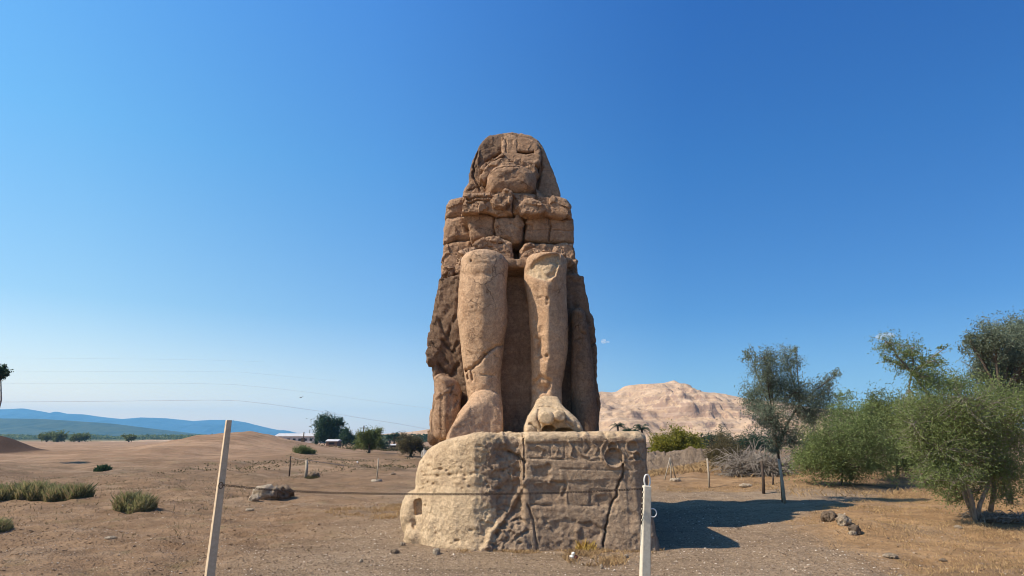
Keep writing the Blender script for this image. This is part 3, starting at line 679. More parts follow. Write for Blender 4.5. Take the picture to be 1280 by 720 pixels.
sm = math_(n, 'MULTIPLY', mapr(n, py_, 58, 72), mapr(n, math_(n, 'ADD', px_, wob), -22, -30)); col = mix(n, sm, col, sand)
hm = N(n, 'ShaderNodeVectorMath', operation='DISTANCE'); n.links.new(co, hm.inputs[0]); hm.inputs[1].default_value = (-72.5, 82, 1)
col = mix(n, mapr(n, hm.outputs['Value'], 9.5, 7.5), col, (.075, .04, .026))
fieldc = mix(n, ramp(n, noise(n, coords(n, (.004, .02, 1)), 1.0, 3), .42, .55), (.10, .12, .045), (.22, .17, .09))
col = mix(n, mapr(n, py_, 420, 650), col, fieldc)
trk = noise(n, coords(n, (.35, 1.6, 1)), .8, 5, .75)
col = mix(n, math_(n, 'MULTIPLY', ramp(n, trk, .5, .64), .45), col, (.13, .085, .05)); col = mix(n, math_(n, 'MULTIPLY', ramp(n, noise(n, co, 2.3, 4, .7), .55, .7), .3), col, (.40, .29, .19))
gm = math_(n, 'MULTIPLY', ramp(n, noise(n, co, .8, 4, .7), .56, .68), math_(n, 'MULTIPLY', lm, .35)); col = mix(n, gm, col, (.16, .14, .06))
patch = noise(n, coords(n, (.5, 1, 1)), .28, 6, .7, .8); col = mix(n, math_(n, 'MULTIPLY', ramp(n, patch, .52, .66), .4), col, (.15, .098, .06)); col = mix(n, math_(n, 'MULTIPLY', ramp(n, patch, .34, .46, (1, 1, 1, 1), (0, 0, 0, 1)), .3), col, (.40, .30, .20)); col = mix(n, mapr(n, hm.outputs['Value'], 10.5, 9.0), col, (.085, .05, .032))
n.links.new(col, bs.inputs['Base Color']); bs.inputs['Roughness'].default_value = .97; bs.inputs['Specular IOR Level'].default_value = .1
bump(n, bs, (noise(n, coords(n, (.5, 1, 1)), .3, 5, .65), .7, .5), (med, .7, .14), (small, .9, .10), (peb2.outputs['Distance'], .35, .05), (peb.outputs['Distance'], .6, .03), (noise(n, co, 60, 3, .7), .5, .012))
GM = m
structure(sheet(XX, YY, ZZ, 'ground', GM))

# pink desert mountain on the right
tab = np.array([(300,549),(400,548),(460,546),(485,542.5),(500,540),(520,537),(545,534.5),(600,520),(700,498),(735,489),(752,487),(764,488.5),(770,487),(785,481),(800,478),(830,476.5),(843,474.5),(850,477),(862,484),(876,487.5),(890,490),(905,493),(930,496),(960,500),(1000,506),(1060,514),(1120,523),(1200,532),(1290,540),(1500,548)], float)
gx_ = np.linspace(-330, 640, 520); gy_ = np.concatenate([np.linspace(400, 720, 230), np.linspace(725, 900, 30)])
X, Y = np.meshgrid(gx_, gy_, indexing='ij')
u_at = 640+X*F/(Y*cp)*1.0
zr = np.array([P(u, v, 700)[2] for u, v in tab]); ridge = np.interp(640+X*F/(700*cp+16), tab[:,0], zr)
t = np.clip((Y-415)/(700-415), 0, 1)
shape = np.where(Y < 700, .25*t+.75*t**1.5, 1-((Y-700)/200)**1.3)
p = np.stack([X.ravel(), Y.ravel()*.45, 0*X.ravel()], 1)
g1 = fbm(p, .018, 5, 401, .5, True).reshape(X.shape); g2 = fbm(p, .06, 4, 405).reshape(X.shape)
env = np.sin(np.pi*np.clip(t, 0, 1))**.8*(Y < 705)
Z = (ridge)*shape + env*np.clip(ridge/65, .15, 1)*(7.0*g1+3.5*g2+1.6*fbm(p, .22, 3, 409).reshape(X.shape)) + .35*env*np.clip(ridge/65, 0, 1)*2.2*facet(np.stack([X.ravel(), Y.ravel(), 0*X.ravel()], 1), 14, 420, .6).reshape(X.shape)
# terraces of cliff near the top and the ruined cliff tombs at the foot
lev = Z/9.0; Z = np.where(Z > 6, (np.floor(lev)+sstep(.25, .8, lev-np.floor(lev)))*9.0*.45+Z*.55, Z)
um = 640+X*F/(520*cp)
cl = sstep(838, 850, um)*sstep(897, 890, um)
jagz = fbm(np.stack([X.ravel(), 0*X.ravel(), 0*X.ravel()], 1), .25, 3, 430).reshape(X.shape)
Z = Z + cl*sstep(508, 512, Y+3*jagz)*(8.5+4.5*jagz)*sstep(640, 540, Y)
m, n, bs = newmat('pink_limestone'); co = coords(n)
a = noise(n, co, .03, 6, .65, .5); b = noise(n, co, .25, 5, .7); st = noise(n, coords(n, (.02, .02, .5)), 1, 4, .6)
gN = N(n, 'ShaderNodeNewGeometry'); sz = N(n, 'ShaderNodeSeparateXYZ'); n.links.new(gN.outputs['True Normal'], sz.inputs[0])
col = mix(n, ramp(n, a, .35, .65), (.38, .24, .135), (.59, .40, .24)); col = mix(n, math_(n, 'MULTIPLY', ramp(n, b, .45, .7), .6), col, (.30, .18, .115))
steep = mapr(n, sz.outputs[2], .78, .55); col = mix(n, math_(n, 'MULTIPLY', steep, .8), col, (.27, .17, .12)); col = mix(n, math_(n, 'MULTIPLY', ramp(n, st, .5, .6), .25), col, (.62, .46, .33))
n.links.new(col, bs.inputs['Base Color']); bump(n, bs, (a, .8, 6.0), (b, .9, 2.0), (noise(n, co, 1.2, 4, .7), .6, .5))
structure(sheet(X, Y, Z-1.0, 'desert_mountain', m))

# blue ranges far to the left
def hills(name, tab, Y0, depth, rough, mat, seed, xpad=0):
    tab = np.array(tab, float); Yr = Y0+depth*.6
    k = (Yr*cp+20)/F; xs = np.linspace((tab[0,0]-640)*k, (tab[-1,0]-640)*k, 360); yy = np.linspace(Y0, Y0+depth, 60)
    X, Y = np.meshgrid(xs, yy, indexing='ij'); zr = np.array([P(u, v, Yr)[2] for u, v in tab]); r = np.interp(640+X/k, tab[:,0], zr)
    t = (Y-Y0)/(depth*.6); s = np.where(t < 1, t**1.2, 1-.5*(t-1)); p = np.stack([X.ravel(), Y.ravel(), 0*X.ravel()], 1)
    Z = r*s+rough*fbm(p, 4.0/depth, 5, seed, .55, True).reshape(X.shape)*np.sin(np.pi*np.clip(t, 0, 1))*np.clip(r/60, 0, 1)
    return structure(sheet(X, Y, Z-1.0, name, mat))
m, n, bs = newmat('far_mountain_haze_blue'); co = coords(n)
n.links.new(mix(n, ramp(n, noise(n, co, .004, 5), .4, .6), (.016, .055, .11), (.028, .08, .15)), bs.inputs['Base Color'])  # blue of the distant air put into the rock's base colour
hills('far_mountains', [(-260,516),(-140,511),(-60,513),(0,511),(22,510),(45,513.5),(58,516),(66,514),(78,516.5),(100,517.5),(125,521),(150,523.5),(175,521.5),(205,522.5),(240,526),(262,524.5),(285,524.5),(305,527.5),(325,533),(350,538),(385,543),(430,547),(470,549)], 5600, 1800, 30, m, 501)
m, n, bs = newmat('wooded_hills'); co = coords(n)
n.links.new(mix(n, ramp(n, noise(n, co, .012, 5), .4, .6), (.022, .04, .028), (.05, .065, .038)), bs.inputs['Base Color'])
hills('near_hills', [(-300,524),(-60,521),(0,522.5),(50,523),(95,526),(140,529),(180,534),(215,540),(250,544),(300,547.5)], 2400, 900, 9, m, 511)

# ================================================================== plants
def leafmat(name, a, b, trans=.45, rough=.6, dry=None):
    m, n, bs = newmat(name); g = N(n, 'ShaderNodeNewGeometry')
    col = mix(n, g.outputs['Random Per Island'], a, b)
    if dry: col = mix(n, ramp(n, g.outputs['Random Per Island'], .68, .72), col, dry)
    cl = noise(n, g.outputs['Position'], 1.1, 3)
    col = mix(n, math_(n, 'MULTIPLY', ramp(n, cl, .42, .62), .4), col, tuple(c*1.45 for c in b))
    n.links.new(col, bs.inputs['Base Color']); bs.inputs['Roughness'].default_value = rough
    tr = N(n, 'ShaderNodeBsdfTranslucent'); n.links.new(col, tr.inputs['Color']); mx = N(n, 'ShaderNodeMixShader'); mx.inputs[0].default_value = trans
    out = [x for x in n.nodes if x.type == 'OUTPUT_MATERIAL'][0]
    n.links.new(bs.outputs[0], mx.inputs[1]); n.links.new(tr.outputs[0], mx.inputs[2]); n.links.new(mx.outputs[0], out.inputs[0]); return m
LF_OLIVE = leafmat('olive_green_leaves', (.105, .14, .04), (.22, .265, .09))
LF_BLUE = leafmat('grey_green_leaves', (.10, .13, .085), (.21, .24, .155))
LF_DARK = leafmat('dark_green_leaves', (.02, .045, .022), (.045, .08, .035))
LF_MID = leafmat('mid_green_leaves', (.085, .11, .03), (.18, .20, .065))
LF_YEL = leafmat('yellow_green_leaves', (.12, .13, .015), (.24, .21, .025))
LF_BROWN = leafmat('dusty_brown_leaves', (.085, .07, .03), (.14, .11, .05))
LF_GRASS = leafmat('green_grass', (.16, .16, .06), (.29, .27, .12), dry=(.36, .25, .13))
LF_STRAW = leafmat('straw', (.28, .175, .08), (.48, .32, .155), .25)
LF_GOLD = leafmat('golden_straw', (.40, .27, .06), (.62, .42, .12), .25)
def barkmat(name, a, b):
    m, n, bs = newmat(name); co = coords(n, (1, 1, .3)); f = noise(n, co, 14, 5, .7)
    n.links.new(mix(n, ramp(n, f, .35, .65), a, b), bs.inputs['Base Color']); bump(n, bs, (f, .8, .03)); return m
BK = barkmat('bark', (.07, .05, .035), (.16, .12, .085)); BKP = barkmat('pale_bark', (.17, .135, .10), (.38, .33, .27))
def leaf_mesh(cen, size, rng, wratio=.3, up=.2, out=None):
    """one little pointed leaf (quad) per centre"""
    n_ = len(cen); d = rng.normal(size=(n_, 3)); d[:,2] += up
    if out is not None: d += out
    d /= np.linalg.norm(d, axis=1, keepdims=True)
    s = np.cross(d, rng.normal(size=(n_, 3))); s /= np.linalg.norm(s, axis=1, keepdims=True)
    L = size*rng.uniform(.6, 1.3, (n_, 1)); W = L*wratio*.5
    v = np.stack([cen-d*L*.5, cen+s*W, cen+d*L*.5, cen-s*W], 1).reshape(-1, 3)
    return v, np.arange(n_*4).reshape(n_, 4)
def tree(name, label, cat, base, lobes, nleaf, lsize, trad, lmat, bmat=BK, seed=1, group=None, stems=None, sub=10, spread=.22, wr=.3, twig=True, fork=.35, up=.3):
    """lobes: list of (centre, radii). stems: trunk paths; limbs run from them to every lobe, twigs through each lobe, leaves along twigs"""
    rng = np.random.default_rng(seed); root = thing(name, label, cat, base, group); b = np.array(base, float)
    T = MB(); allc = []
    hmean = np.mean([c[2] for c, _ in lobes])
    if stems is None:
        tp = b+(np.array([np.mean([c[0] for c, _ in lobes]), np.mean([c[1] for c, _ in lobes]), hmean])-b)*np.array([.5, .5, fork*2]); stems = [[b+(0, 0, -.15), b*.6+tp*.4+rng.normal(0, .04, 3)*trad*8, tp]]
    ends = []
    for st in stems:
        st = [np.array(s_, float) for s_ in st]; T.tube(st, list(np.linspace(trad, trad*.55, len(st))), 8); ends.append(st[-1])
    vol = np.array([r[0]*r[1]*r[2] for _, r in lobes])**.75; vol = vol/vol.sum()
    for (c, r), w_ in zip(lobes, vol):
        c = np.array(c, float); r = np.array(r, float); s0 = min(ends, key=lambda e: np.linalg.norm(e-c))
        mid = (s0+c)/2+rng.normal(0, .08, 3)*r; mid[2] += .05*r[2]; end = c+(c-s0)/max(np.linalg.norm(c-s0), .1)*r*.4
        T.tube([s0, mid, c, end], [trad*.5, trad*.36, trad*.2, trad*.08], 6)
        ns = max(4, int(sub*len(lobes)*w_)); nl = int(nleaf*w_)
        per = max(3, nl//(ns*4))
        for _ in range(ns):
            dr = rng.normal(size=3); dr /= np.linalg.norm(dr); e = c+dr*r*rng.uniform(.5, 1.22)
            s1 = [mid, c, (mid+c)/2, end][rng.integers(4)]
            m1 = (s1+e)/2+rng.normal(0, .07, 3)*r
            if twig: T.tube([s1, m1, e], [trad*.14, trad*.09, trad*.03], 4, False)
            for k in range(4):
                t0 = rng.uniform(.35, 1.0); q0 = (1-t0)**2*s1+2*t0*(1-t0)*m1+t0*t0*e
                d2 = rng.normal(size=3); d2[2] += up; d2 /= np.linalg.norm(d2); ln = r.mean()*rng.uniform(.25, .6)
                tt = rng.uniform(0, 1, (per, 1))**.8; pts = q0+d2*ln*tt+rng.normal(0, spread*r.mean()*.35, (per, 3))*(.35+tt)
                allc.append(pts)
    T.build('trunk', bmat, root, True)
    v, q = leaf_mesh(np.concatenate(allc), lsize, rng, wr, .1)
    mesh_from('crown', v, q, lmat, root, False); return root
def LB(lst, Y, dep=.9):
    out = []
    for i, (u, v, ru, rv) in enumerate(lst):
        c = P(u, v, Y+(((i*37) % 7)/7-.5)*dep); k = mpp(Y, c[2]); out.append((c, (ru*k, (ru+rv)/2*k, rv*k)))
    return out
# right-hand trees
b0 = Gt(979, 628); q_ = lambda u, v, Y: np.array(P(u, v, Y))
tree('tree', 'slender grey-green tree with a bare pale trunk, standing nearest the statue on its right', 'tree', b0,
     LB([(957,455,25,22),(984,450,18,18),(965,482,34,24),(943,500,20,24),(995,495,30,26),(1030,490,17,24),(1012,515,26,22),(962,522,30,24),(985,545,24,20),(995,438,8,8),(938,445,12,10),(1043,470,8,12),(970,560,14,12)], b0[1], 1.6),
     34000, .09, .065, LF_BLUE, BK, 11, 'feathery trees on the right', stems=[[b0, q_(977,600,b0[1]), q_(972,560,b0[1]), q_(966,520,b0[1])], [q_(972,560,b0[1]), q_(985,528,b0[1]), q_(1000,505,b0[1])]], sub=55, spread=.35)
b1 = Gt(1052, 606)
tree('bush', 'broad rounded olive-green bush between the slender tree and the big tree', 'bush', b1,
     LB([(1040,550,44,40),(1075,545,34,38),(1015,560,26,30),(1050,520,36,24),(1100,560,22,30),(1020,586,30,18),(1062,588,34,16),(1095,585,24,16),(1040,570,40,26),(1000,575,16,18),(1058,497,14,10),(1090,515,16,16)], b1[1], 2.5),
     46000, .12, .05, LF_OLIVE, BK, 12, 'feathery trees on the right', sub=50, spread=.5, fork=.2)
b2 = Gt(1120, 596)
tree('tree', 'leafy green tree behind the bush, with a thin dark trunk', 'tree', b2,
     LB([(1130,530,40,34),(1105,515,26,26),(1160,520,30,34),(1120,560,30,22),(1150,560,28,20),(1090,505,15,12),(1180,545,25,30),(1075,540,20,30),(1130,582,40,12)], b2[1], 3),
     42000, .15, .08, LF_MID, BK, 13, 'feathery trees on the right', sub=40, spread=.5)
b3 = Gt(1221, 654); Y3 = b3[1]
tree('tree', 'big spreading tree with several bare leaning trunks, at the right edge on dry grass', 'tree', b3,
     LB([(1200,510,50,36),(1160,520,36,36),(1240,505,42,34),(1262,545,40,40),(1180,560,46,34),(1225,565,40,32),(1145,555,24,26),(1195,598,34,20),(1262,590,30,22),(1165,480,24,20),(1195,478,26,16),
         (1140,438,20,14),(1112,430,22,13),(1125,455,16,14),(1165,452,18,14),(1150,470,20,14),(1180,436,7,7),(1105,447,8,10),(1150,535,34,30),(1215,535,46,30),(1135,515,20,22),(1280,515,24,36),(1180,590,34,20),(1240,592,28,20),(1195,622,26,14),(1160,600,22,16),(1258,618,24,16),(1225,612,22,12)], Y3, 1.8),
     95000, .072, .062, LF_OLIVE, BKP, 14, 'feathery trees on the right',
     stems=[[q_(1221,657,Y3), q_(1214,622,Y3), q_(1204,595,Y3), q_(1190,560,Y3)], [q_(1219,656,Y3+.1), q_(1225,630,Y3), q_(1238,600,Y3), q_(1240,560,Y3)], [q_(1238,640,Y3+.1), q_(1243,610,Y3), q_(1236,575,Y3), q_(1232,540,Y3)],
            [q_(1222,655,Y3+.1), q_(1208,625,Y3+.2), q_(1190,560,Y3+.4), q_(1168,505,Y3+.3), q_(1140,465,Y3+.2)], [q_(1190,560,Y3+.3), q_(1205,500,Y3+.3)]], sub=80, spread=.5)
b4 = Gt(1262, 632)
tree('tree', 'tall dark grey-green tree rising behind the big tree in the top right', 'tree', b4,
     LB([(1245,420,30,20),(1222,438,20,20),(1275,415,30,22),(1250,455,34,26),(1285,450,30,36),(1230,470,22,20),(1275,490,35,24),(1212,425,8,10),(1300,430,30,34)], b4[1]+2, 2.5),
     46000, .11, .11, LF_BLUE, BK, 15, 'feathery trees on the right', sub=60, spread=.42)
b5 = Gt(903, 592)
tree('bush', 'dusty brown-green bush beside the brush pile behind the pedestal', 'bush', b5, LB([(905,565,20,20),(895,575,14,14),(918,572,14,16),(905,552,12,10)], b5[1], 2), 9000, .13, .07, LF_BROWN, BK, 16, sub=14, spread=.6)
b6 = Gt(845, 577)
tree('tree', 'round yellow-green tree behind the pedestal, below the pink mountain', 'tree', b6, LB([(828,558,15,16),(848,550,18,14),(868,556,14,15),(840,567,22,10),(862,567,18,10),(820,567,9,9),(845,573,26,6)], b6[1], 3), 26000, .22, .16, LF_YEL, BK, 17, sub=14, spread=.6)
b7 = Gt(893, 572)
tree('tree', 'dark green tree at the foot of the cliff ruins, right of the yellow-green tree', 'tree', (b7[0], 120, 0), LB([(890,550,12,10),(902,548,12,12),(882,556,8,8),(912,556,10,10),(935,552,16,14),(960,556,20,16),(925,562,18,12)], 120, 6), 12000, .4, .3, LF_DARK, BK, 18, sub=14, spread=.6)
# left-hand trees, far off
def far_tree(label, u, v, Y, lobes, nl, ls, tr, mat, seed, group=None, name='tree', cat='tree', zb=None):
    c = P(u, v, Y); z = hz(c[0], Y) if zb is None else zb
    return tree(name, label, cat, (c[0], Y, z), LB(lobes, Y, Y*.03), nl, ls, tr, mat, BK, seed, group, sub=12, spread=.6)
far_tree('tallest dark green tree left of the pedestal, beside a small hut', 413, 556, 200, [(411,528,13,10),(402,538,12,11),(418,536,13,12),(410,546,15,10),(424,528,6,6),(398,547,8,8),(405,524,7,6)], 14000, .75, .7, LF_DARK, 21)
far_tree('small dark tree touching the right side of the tallest tree', 433, 557, 195, [(432,544,7,9),(440,550,8,8),(428,550,7,8)], 6000, .65, .4, LF_DARK, 22)
far_tree('wide low olive-coloured tree with a short dark trunk, left of the pedestal', 461, 568, 95, [(455,546,11,8),(468,545,10,8),(450,555,8,8),(463,555,12,9),(473,553,6,8)], 12000, .3, .25, LF_MID, 23)
far_tree('small grey-green round bush between the wide tree and the palms', 480, 561, 130, [(480,554,6,6),(475,556,4,4)], 3000, .45, .2, LF_BLUE, 24, name='bush', cat='bush')
far_tree('dark brownish tree touching the left edge of the pedestal', 513, 570, 88, [(505,555,10,9),(519,552,9,9),(512,560,13,8),(526,558,7,8),(511,548,9,6)], 12000, .26, .2, LF_BROWN, 25)
far_tree('low bright green bush beside the foot of the sandy rise', 378, 569, 84, [(376,563,10,5),(387,564,8,4),(368,566,6,3)], 6000, .22, .1, LF_MID, 26, name='bush', cat='bush')
for i, (u, lab) in enumerate(((58, 'leftmost of the low bushes in front of the blue hills'), (72, 'second low bush from the left before the blue hills'), (99, 'third and fullest low bush before the blue hills'), (161, 'small bush standing alone before the blue hills'))):
    far_tree(lab, u, 551, 420, [(u-4,547,8,3.5),(u+5,546,8,4)] if i < 3 else [(u,547,6,3)], 2500, 1.6, .6, LF_MID, 30+i, 'low bushes before the blue hills', 'bush', 'bush')
def wood(name, label, u0, u1, Y, dy, h, n_, ls, mat, seed):
    rg = np.random.default_rng(seed); k = Y*cp/F; x = rg.uniform((u0-640)*k, (u1-640)*k, n_); y = Y+rg.uniform(0, dy, n_)
    top = h*(.35+.65*np.clip(.5+.9*fbm(np.stack([x, y*.5, 0*x], 1), 1.6/(h*3), 3, seed), 0, 1)); z = terrain(x, y)+top*rg.uniform(0, 1, n_)**.6
    keep = fbm(np.stack([x, y, 0*x], 1), .25/(h*2), 2, seed+3) > -.35
    v_, q = leaf_mesh(np.stack([x, y, z], 1)[keep], ls, rg, .6); tag(mesh_from(name, v_, q, mat, None, False), label, 'trees' if h > 2 else 'scrub', kind='stuff')
wood('distant_woods', 'far-off strip of green trees below the blue hills', -60, 262, 1150, 260, 9.5, 22000, 4.5, LF_MID, 901)
wood('distant_woods', 'far-off line of dark trees behind the palms and the pale building', 330, 540, 420, 60, 5.0, 12000, 1.6, LF_DARK, 905)
wood('low_scrub', 'dark low scrub on the banks under the left-hand trees', 392, 536, 118, 14, .9, 9000, .3, LF_BROWN, 911)
wood('low_scrub', 'dry brown scrub scattered over the middle of the left plain', 180, 500, 44, 30, .28, 3500, .14, LF_BROWN, 915)
# tree at the far left edge: only its right side shows
Yp = 60; c0 = P(-3, 466, Yp)
tree('tree', 'dark crown of a tall thin-trunked tree cut off by the left edge', 'tree', (c0[0], Yp, 0), LB([(-8,465,14,8),(4,462,8,5),(5,472,7,5),(-15,460,12,9)], Yp, 2), 4500, .3, .09, LF_DARK, BKP, 40, sub=12, spread=.4, stems=[[(P(2,480,Yp)[0], Yp, -.1), P(1.5,500,Yp), P(1,474,Yp)]])
# palms
def palm(label, u, v, Y, zc, R, seed, group='date palms'):
    rng = np.random.default_rng(seed); c = np.array(P(u, v, Y)); zg = hz(c[0], Y); root = thing('palm_tree', label, 'palm', (c[0], Y, zg), group)
    T = MB(); T.tube([(c[0], Y, zg-.2), (c[0]+.1, Y, (zg+c[2])/2), tuple(c)], [.35, .28, .25], 8); T.build('trunk', BK, root, True)
    V = []; Q = []; k = 0
    for i in range(40):
        a = rng.uniform(0, 2*math.pi); el = rng.uniform(-.3, 1.2); L = R*rng.uniform(.8, 1.1)
        h = np.array([math.cos(a), math.sin(a), 0]); pr = None
        for j in range(14):
            t_ = j/13; pt = c+h*L*math.cos(el)*t_+np.array([0, 0, 1])*(L*math.sin(el)*t_-L*.55*t_*t_)
            sd_ = np.cross(h, (0, 0, 1)); 
            for s_ in (-1, 1):
                tip = pt+sd_*s_*L*.3*math.sin(math.pi*min(1, .15+t_*.85))+h*.1*L-np.array([0, 0, .08*L])
                V += [pt, pt+h*L*.07, tip]; Q.append((k, k+1, k+2)); k += 3
    mesh_from('crown', np.array(V), np.array(Q), LF_DARK, root, False)
palm('date palm left of a pair above the right end of the pedestal', 772, 532, 150, 0, 2.2, 1)
palm('date palm right of a pair above the right end of the pedestal', 802, 536, 130, 0, 2.5, 2)
far_tree('low dark hedge joining the two palms', 788, 550, 160, [(783,541,7,4),(791,541,7,4),(797,543,5,4)], 3000, .5, .2, LF_DARK, 27, name='hedge', cat='hedge')
for i, (u, v, lab) in enumerate(((487,546,'left palm of three distant ones beyond the wide tree'), (493,543,'middle and tallest palm of three distant ones beyond the wide tree'), (500,545,'right palm of three distant ones, nearest the pedestal'))): palm(lab, u, v+1, 210, 0, 2.5, 5+i)

# shrubs of upright blades and dry grass
def blades(cx, cy, n_, rx, ry, h, rng, wid=.02, lean=.35):
    a = rng.uniform(0, 2*np.pi, n_); r = np.sqrt(rng.uniform(0, 1, n_)); x = cx+rx*r*np.cos(a); y = cy+ry*r*np.sin(a)
    return x, y, h*(1-.6*r**2)*rng.uniform(.25, 1.1, n_)
def blade_mesh(x, y, h, rng, wid, lean, sub=0):
    z = terrain(x, y); n_ = len(x); a = rng.uniform(0, 2*np.pi, n_); l = lean*h*rng.uniform(0, 1, n_); b = rng.uniform(0, 2*np.pi, n_)
    w2 = wid*rng.uniform(.6, 1.2, n_)
    p0 = np.stack([x-np.cos(b)*w2, y-np.sin(b)*w2, z-.02], 1); p1 = np.stack([x+np.cos(b)*w2, y+np.sin(b)*w2, z-.02], 1)
    m0 = np.stack([x+np.cos(a)*l*.4+np.cos(b)*w2*.6, y+np.sin(a)*l*.4+np.sin(b)*w2*.6, z+h*.6], 1); t_ = np.stack([x+np.cos(a)*l, y+np.sin(a)*l, z+h], 1)
    return np.stack([p0, p1, m0, t_], 1).reshape(-1, 3), np.arange(n_*4).reshape(n_, 4)
def shrub(label, u, v, wpx, hpx, n_, mat, seed, wid=.012, lean=.6, parts=1, depth=.6, name='shrub', cat='shrub', leaf=0):
    rng = np.random.default_rng(seed); g = Gt(u, v); k = mpp(g[1], 0); xs=[]; ys=[]; hs=[]
    for i in range(parts):
        cx = g[0]+(i+.5-parts/2)/parts*wpx*k*.9; x, y, h = blades(cx, g[1]+rng.uniform(-.2, .2), n_//parts, wpx*k/parts*.62, wpx*k/parts*depth, hpx*k*rng.uniform(.75, 1.05), rng)
        xs.append(x); ys.append(y); hs.append(h)
    x, y, h = map(np.concatenate, (xs, ys, hs)); v_, q = blade_mesh(x, y, h, rng, wid, lean)
    if leaf:
        j = rng.integers(0, len(x), leaf); cen = np.stack([x[j], y[j], terrain(x[j], y[j])+h[j]*rng.uniform(.2, .95, leaf)], 1)+rng.normal(0, .04, (leaf, 3))
        lv, lq = leaf_mesh(cen, .07, rng); q = np.concatenate([q, lq+len(v_)]); v_ = np.concatenate([v_, lv])
    o = mesh_from(name, v_-0, q, mat, None, False); return tag(o, label, cat)
shrub('long low green shrub thicket at the left edge of the plain', 50, 623, 135, 24, 15000, LF_GRASS, 51, .005, .7, 9, 1.2, leaf=26000)
shrub('rounded yellow-green shrub right of the long thicket', 168, 637, 44, 24, 4000, LF_GRASS, 52, .005, .7, 2, .8, leaf=8000)
shrub('small dark shrub in the middle of the left plain', 130, 588, 15, 9, 900, LF_DARK, 53, .03, .7)
shrub('green shrub cut off by the left edge, lower than the long thicket', -4, 662, 30, 18, 1500, LF_GRASS, 54, .010, .7, leaf=1200)
shrub('bright straw-yellow tuft of grass at the foot of the pedestal', 733, 690, 22, 16, 420, LF_GOLD, 55, .006, .9, name='grass_tuft', cat='grass tuft')
shrub('brownish grass tuft at the base of the leaning pale stake', 389, 598, 14, 6, 500, LF_BROWN, 56, .02, .8, name='grass_tuft', cat='grass tuft')
rng = np.random.default_rng(77)
X_ = []; Y_ = []; H_ = []
def scatter(n_, x0, x1, y0, y1, cond, hh, clump=.5):
    x = rng.uniform(x0, x1, n_); y = rng.uniform(y0, y1, n_); p = np.stack([x, y, 0*x], 1)
    k = cond(x, y) & (fbm(p, clump, 3, 601)+.5*fbm(p, clump*5, 2, 605) > rng.uniform(-.6, .9, n_)); X_.append(x[k]); Y_.append(y[k]); H_.append(hh*rng.uniform(.4, 1.1, k.sum()))
gedge = lambda y: np.where(y < 29.5, 7.0+.13*(y-11.7)+.75*np.maximum(y-18, 0), 6.0)
fr = lambda x, y: (x < .90*y+1.5) & (x > -.90*y-1.5)
scatter(190000, 5, 24, 11.5, 32, lambda x, y: (x > gedge(y)+.4*np.sin(y*2.1)) & fr(x, y), .06)
scatter(14000, 5, 20, 11.5, 24, lambda x, y: (x > gedge(y)+.3) & fr(x, y) & (fbm(np.stack([x, y, 0*x], 1), .9, 2, 650) > .25), .12, 1.5)
scatter(25000, 12, 40, 26, 50, lambda x, y: fr(x, y), .22)
scatter(9000, -6.5, -3.0, 19.5, 24, lambda x, y: ((x+4.3)/1.9)**2+((y-21.5)/2.2)**2 < 1, .09, 1)
scatter(9000, 1.0, 2.6, 12.2, 14.0, lambda x, y: ((x-1.75)/.7)**2+((y-13.3)/.7)**2 < 1, .09, 2)
scatter(16000, -1.2, 3.3, 13.2, 14.1, lambda x, y: y > 13.75-.1*np.sin(x*5), .06, 1.2)
scatter(25000, 7, 20, 38, 44, lambda x, y: x > 7.6, .30, .3)
v_, q = blade_mesh(np.concatenate(X_), np.concatenate(Y_), np.concatenate(H_), rng, .006, 1.3)
tag(mesh_from('dry_grass', v_, q, LF_STRAW, None, False), 'short golden dry grass covering the ground on the right and round the pedestal foot', 'grass', kind='stuff')
X_.clear(); Y_.clear(); H_.clear()
scatter(16000, -34, -6, 16, 45, lambda x, y: fr(x, y) & (x < -5-.2*y), .10, .25)
v_, q = blade_mesh(np.concatenate(X_), np.concatenate(Y_), np.concatenate(H_), rng, .010, .9)
tag(mesh_from('brown_ground_cover', v_, q, LF_BROWN, None, False), 'sparse brown weeds thinly covering the left plain', 'weeds', kind='stuff')

# ================================================================== stones
ico_v = np.array([(0,0,1),(.894,0,.447),(.276,.851,.447),(-.724,.526,.447),(-.724,-.526,.447),(.276,-.851,.447),(.724,.526,-.447),(-.276,.851,-.447),(-.894,0,-.447),(-.276,-.851,-.447),(.724,-.526,-.447),(0,0,-1)])
ico_f = np.array([(0,1,2),(0,2,3),(0,3,4),(0,4,5),(0,5,1),(1,6,2),(2,7,3),(3,8,4),(4,9,5),(5,10,1),(6,7,2),(7,8,3),(8,9,4),(9,10,5),(10,6,1),(11,7,6),(11,8,7),(11,9,8),(11,10,9),(11,6,10)])
def stones(x, y, s, rng):
    n_ = len(x); base = ico_v[None]*rng.uniform(.65, 1.2, (n_, 12, 1)); sc = np.stack([rng.uniform(.8, 1.5, n_), rng.uniform(.7, 1.2, n_), rng.uniform(.45, .8, n_)], 1)[:,None]
    a = rng.uniform(0, 6.28, n_); ca, sa = np.cos(a)[:,None], np.sin(a)[:,None]; b = base*sc*s[:,None,None]
    v = np.stack([b[:,:,0]*ca-b[:,:,1]*sa+x[:,None], b[:,:,0]*sa+b[:,:,1]*ca+y[:,None], b[:,:,2]+(terrain(x, y)+s*.15)[:,None]], 2).reshape(-1, 3)
    return v, (ico_f[None]+12*np.arange(n_)[:,None,None]).reshape(-1, 3)
m, n, bs = newmat('pebble_stone'); g = N(n, 'ShaderNodeNewGeometry'); r_ = N(n, 'ShaderNodeValToRGB'); n.links.new(g.outputs['Random Per Island'], r_.inputs[0])
e = r_.color_ramp.elements; e[0].color = (.14, .09, .055, 1); e[1].color = (.62, .52, .40, 1); e.new(.5).color = (.26, .175, .11, 1); e.new(.85).color = (.38, .28, .19, 1)
